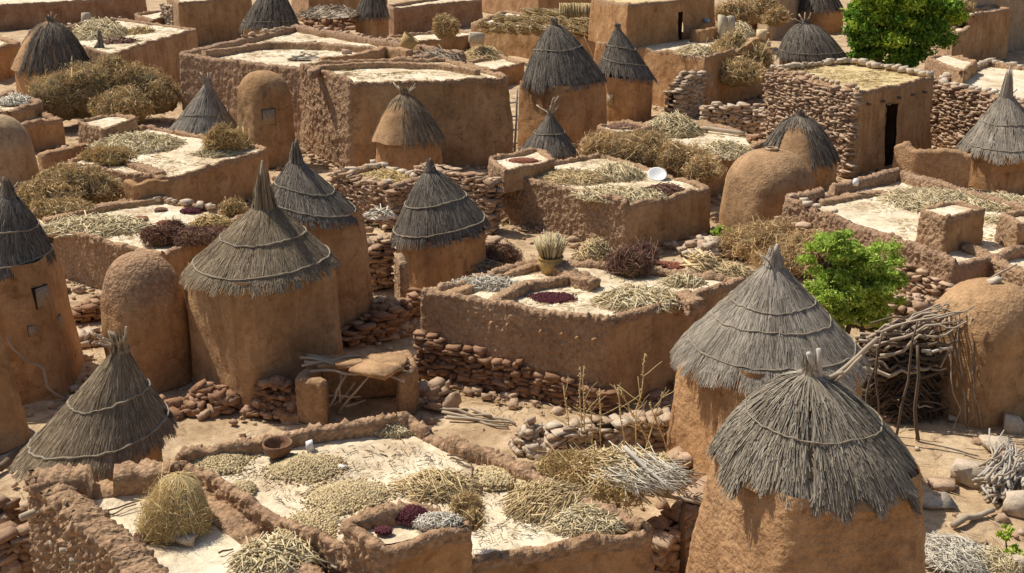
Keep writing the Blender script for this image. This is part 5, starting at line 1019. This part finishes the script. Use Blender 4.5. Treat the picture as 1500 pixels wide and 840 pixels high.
def chaff(T, px0, px1, py0, py1, n, L=.07, w_=.005):
    z_ = T.z+.025; q = np.array([P(x, y, z_) for x, y in zip(U(px0, px1, n), U(py0, py1, n))]); q = q[inside(q, T.W)]
    q = q[vn(np.c_[q[:, :2]*1.7, q[:, 0]*0]) > -.15]; a = U(0, 6.28, len(q)); d = np.c_[np.cos(a), np.sin(a), 0*a]*U(L*.2, L, (len(q), 1)); return prisms(q-d, q+d, w_)
gs = [chaff(H1, 280, 940, 620, 800, 2600, .035, .004), chaff(H2, 640, 1080, 380, 460, 1600, .08), chaff(H3, 730, 1040, 225, 292, 1400, .1, .007), chaff(H9, 110, 380, 186, 258, 1400, .1, .007), chaff(H9b, 70, 360, 288, 370, 1300, .08, .006),
      chaff(H8, 1170, 1500, 255, 370, 1500, .1, .007), chaff(H11, 50, 280, 30, 75, 700, .2, .011), chaff(H5, 280, 670, 42, 95, 1000, .18, .01), chaff(H4, 460, 740, 90, 116, 900, .15, .009), chaff(H6, 1140, 1360, 92, 130, 1500, .15, .008), chaff(H21, 860, 1120, 172, 240, 900, .12, .008)]
single('chaff', 'dry chaff and stalk bits littering the flat roofs', 'chaff', join(*gs), M['hay'], (0, 20, 1), kind='stuff')
n = 1700; C = np.c_[U(-14, 16, n), U(12, 46, n)]; C = C[vn(np.c_[C*.6, C[:, 0]*0]) > -.05]; n = len(C); C = np.c_[C, .06*fbm(np.c_[C, C[:, 0]*0]*.5, 3)-.03]; q = .04+.13*U(0, 1, n)**3
single('scattered_stones', 'broken stones scattered over the lanes between houses', 'stones', rocks(C, np.c_[q, q*.75, q*.5], U(0, 3, n), .18, .3), M['stone'], (0, 25, 0), kind='stuff')

Cs, Qs, As, Bs = [], [], [], []
for T in (H2, H3, H4, H6, H6b, H8, H9b, H9, H10, H11, H16, H20, T13, H21):
    for e in (0, 1):
        a, b = T.W[e], T.W[(e+1) % 4]; d = norm(b-a); o = np.array([d[1], -d[0]]); m = int(np.linalg.norm(b-a)*11); t = U(0, 1, m)
        p = a+(b-a)*t[:, None]+o*(.12+np.abs(rng.normal(0, .28, (m, 1)))+.05*T.top); Cs.append(np.c_[p, U(-.01, .04, m)]); Qs.append(.03+.11*U(0, 1, m)**2.5)
for T in (G2, G4, G5, G6, G7, G10, G12, G13, G15, D1, D2, D3, D4, D8):
    m = 34; a = U(0, 6.28, m); r = T.o.get('_r', 1.25)*U(1.0, 1.5, m); Cs.append(np.c_[T.loc[0]+r*np.cos(a), T.loc[1]+r*np.sin(a), U(-.01, .03, m)]); Qs.append(.03+.09*U(0, 1, m)**2.5)
Cs, Qs = np.vstack(Cs), np.concatenate(Qs)
single('fallen_stones', 'fallen stones and mud lumps along the feet of the walls', 'stones', rocks(Cs, np.c_[Qs, Qs*.75, Qs*.5], U(0, 3, len(Qs)), .2, .3), M['stone'], (0, 25, 0), kind='stuff')
k = rng.integers(0, len(Cs), 2600); p = Cs[k]+rng.normal(0, .22, (2600, 3))*[1, 1, 0]; p[:, 2] = U(0, .03, 2600); a = U(0, 6.28, 2600); d = np.c_[np.cos(a), np.sin(a), rng.normal(0, .15, 2600)]*U(.03, .16, (2600, 1))
single('wall_litter', 'twigs and straw drifted against the feet of the walls', 'litter', prisms(p-d, p+d, .006), M['hay'], (0, 25, 0), kind='stuff')
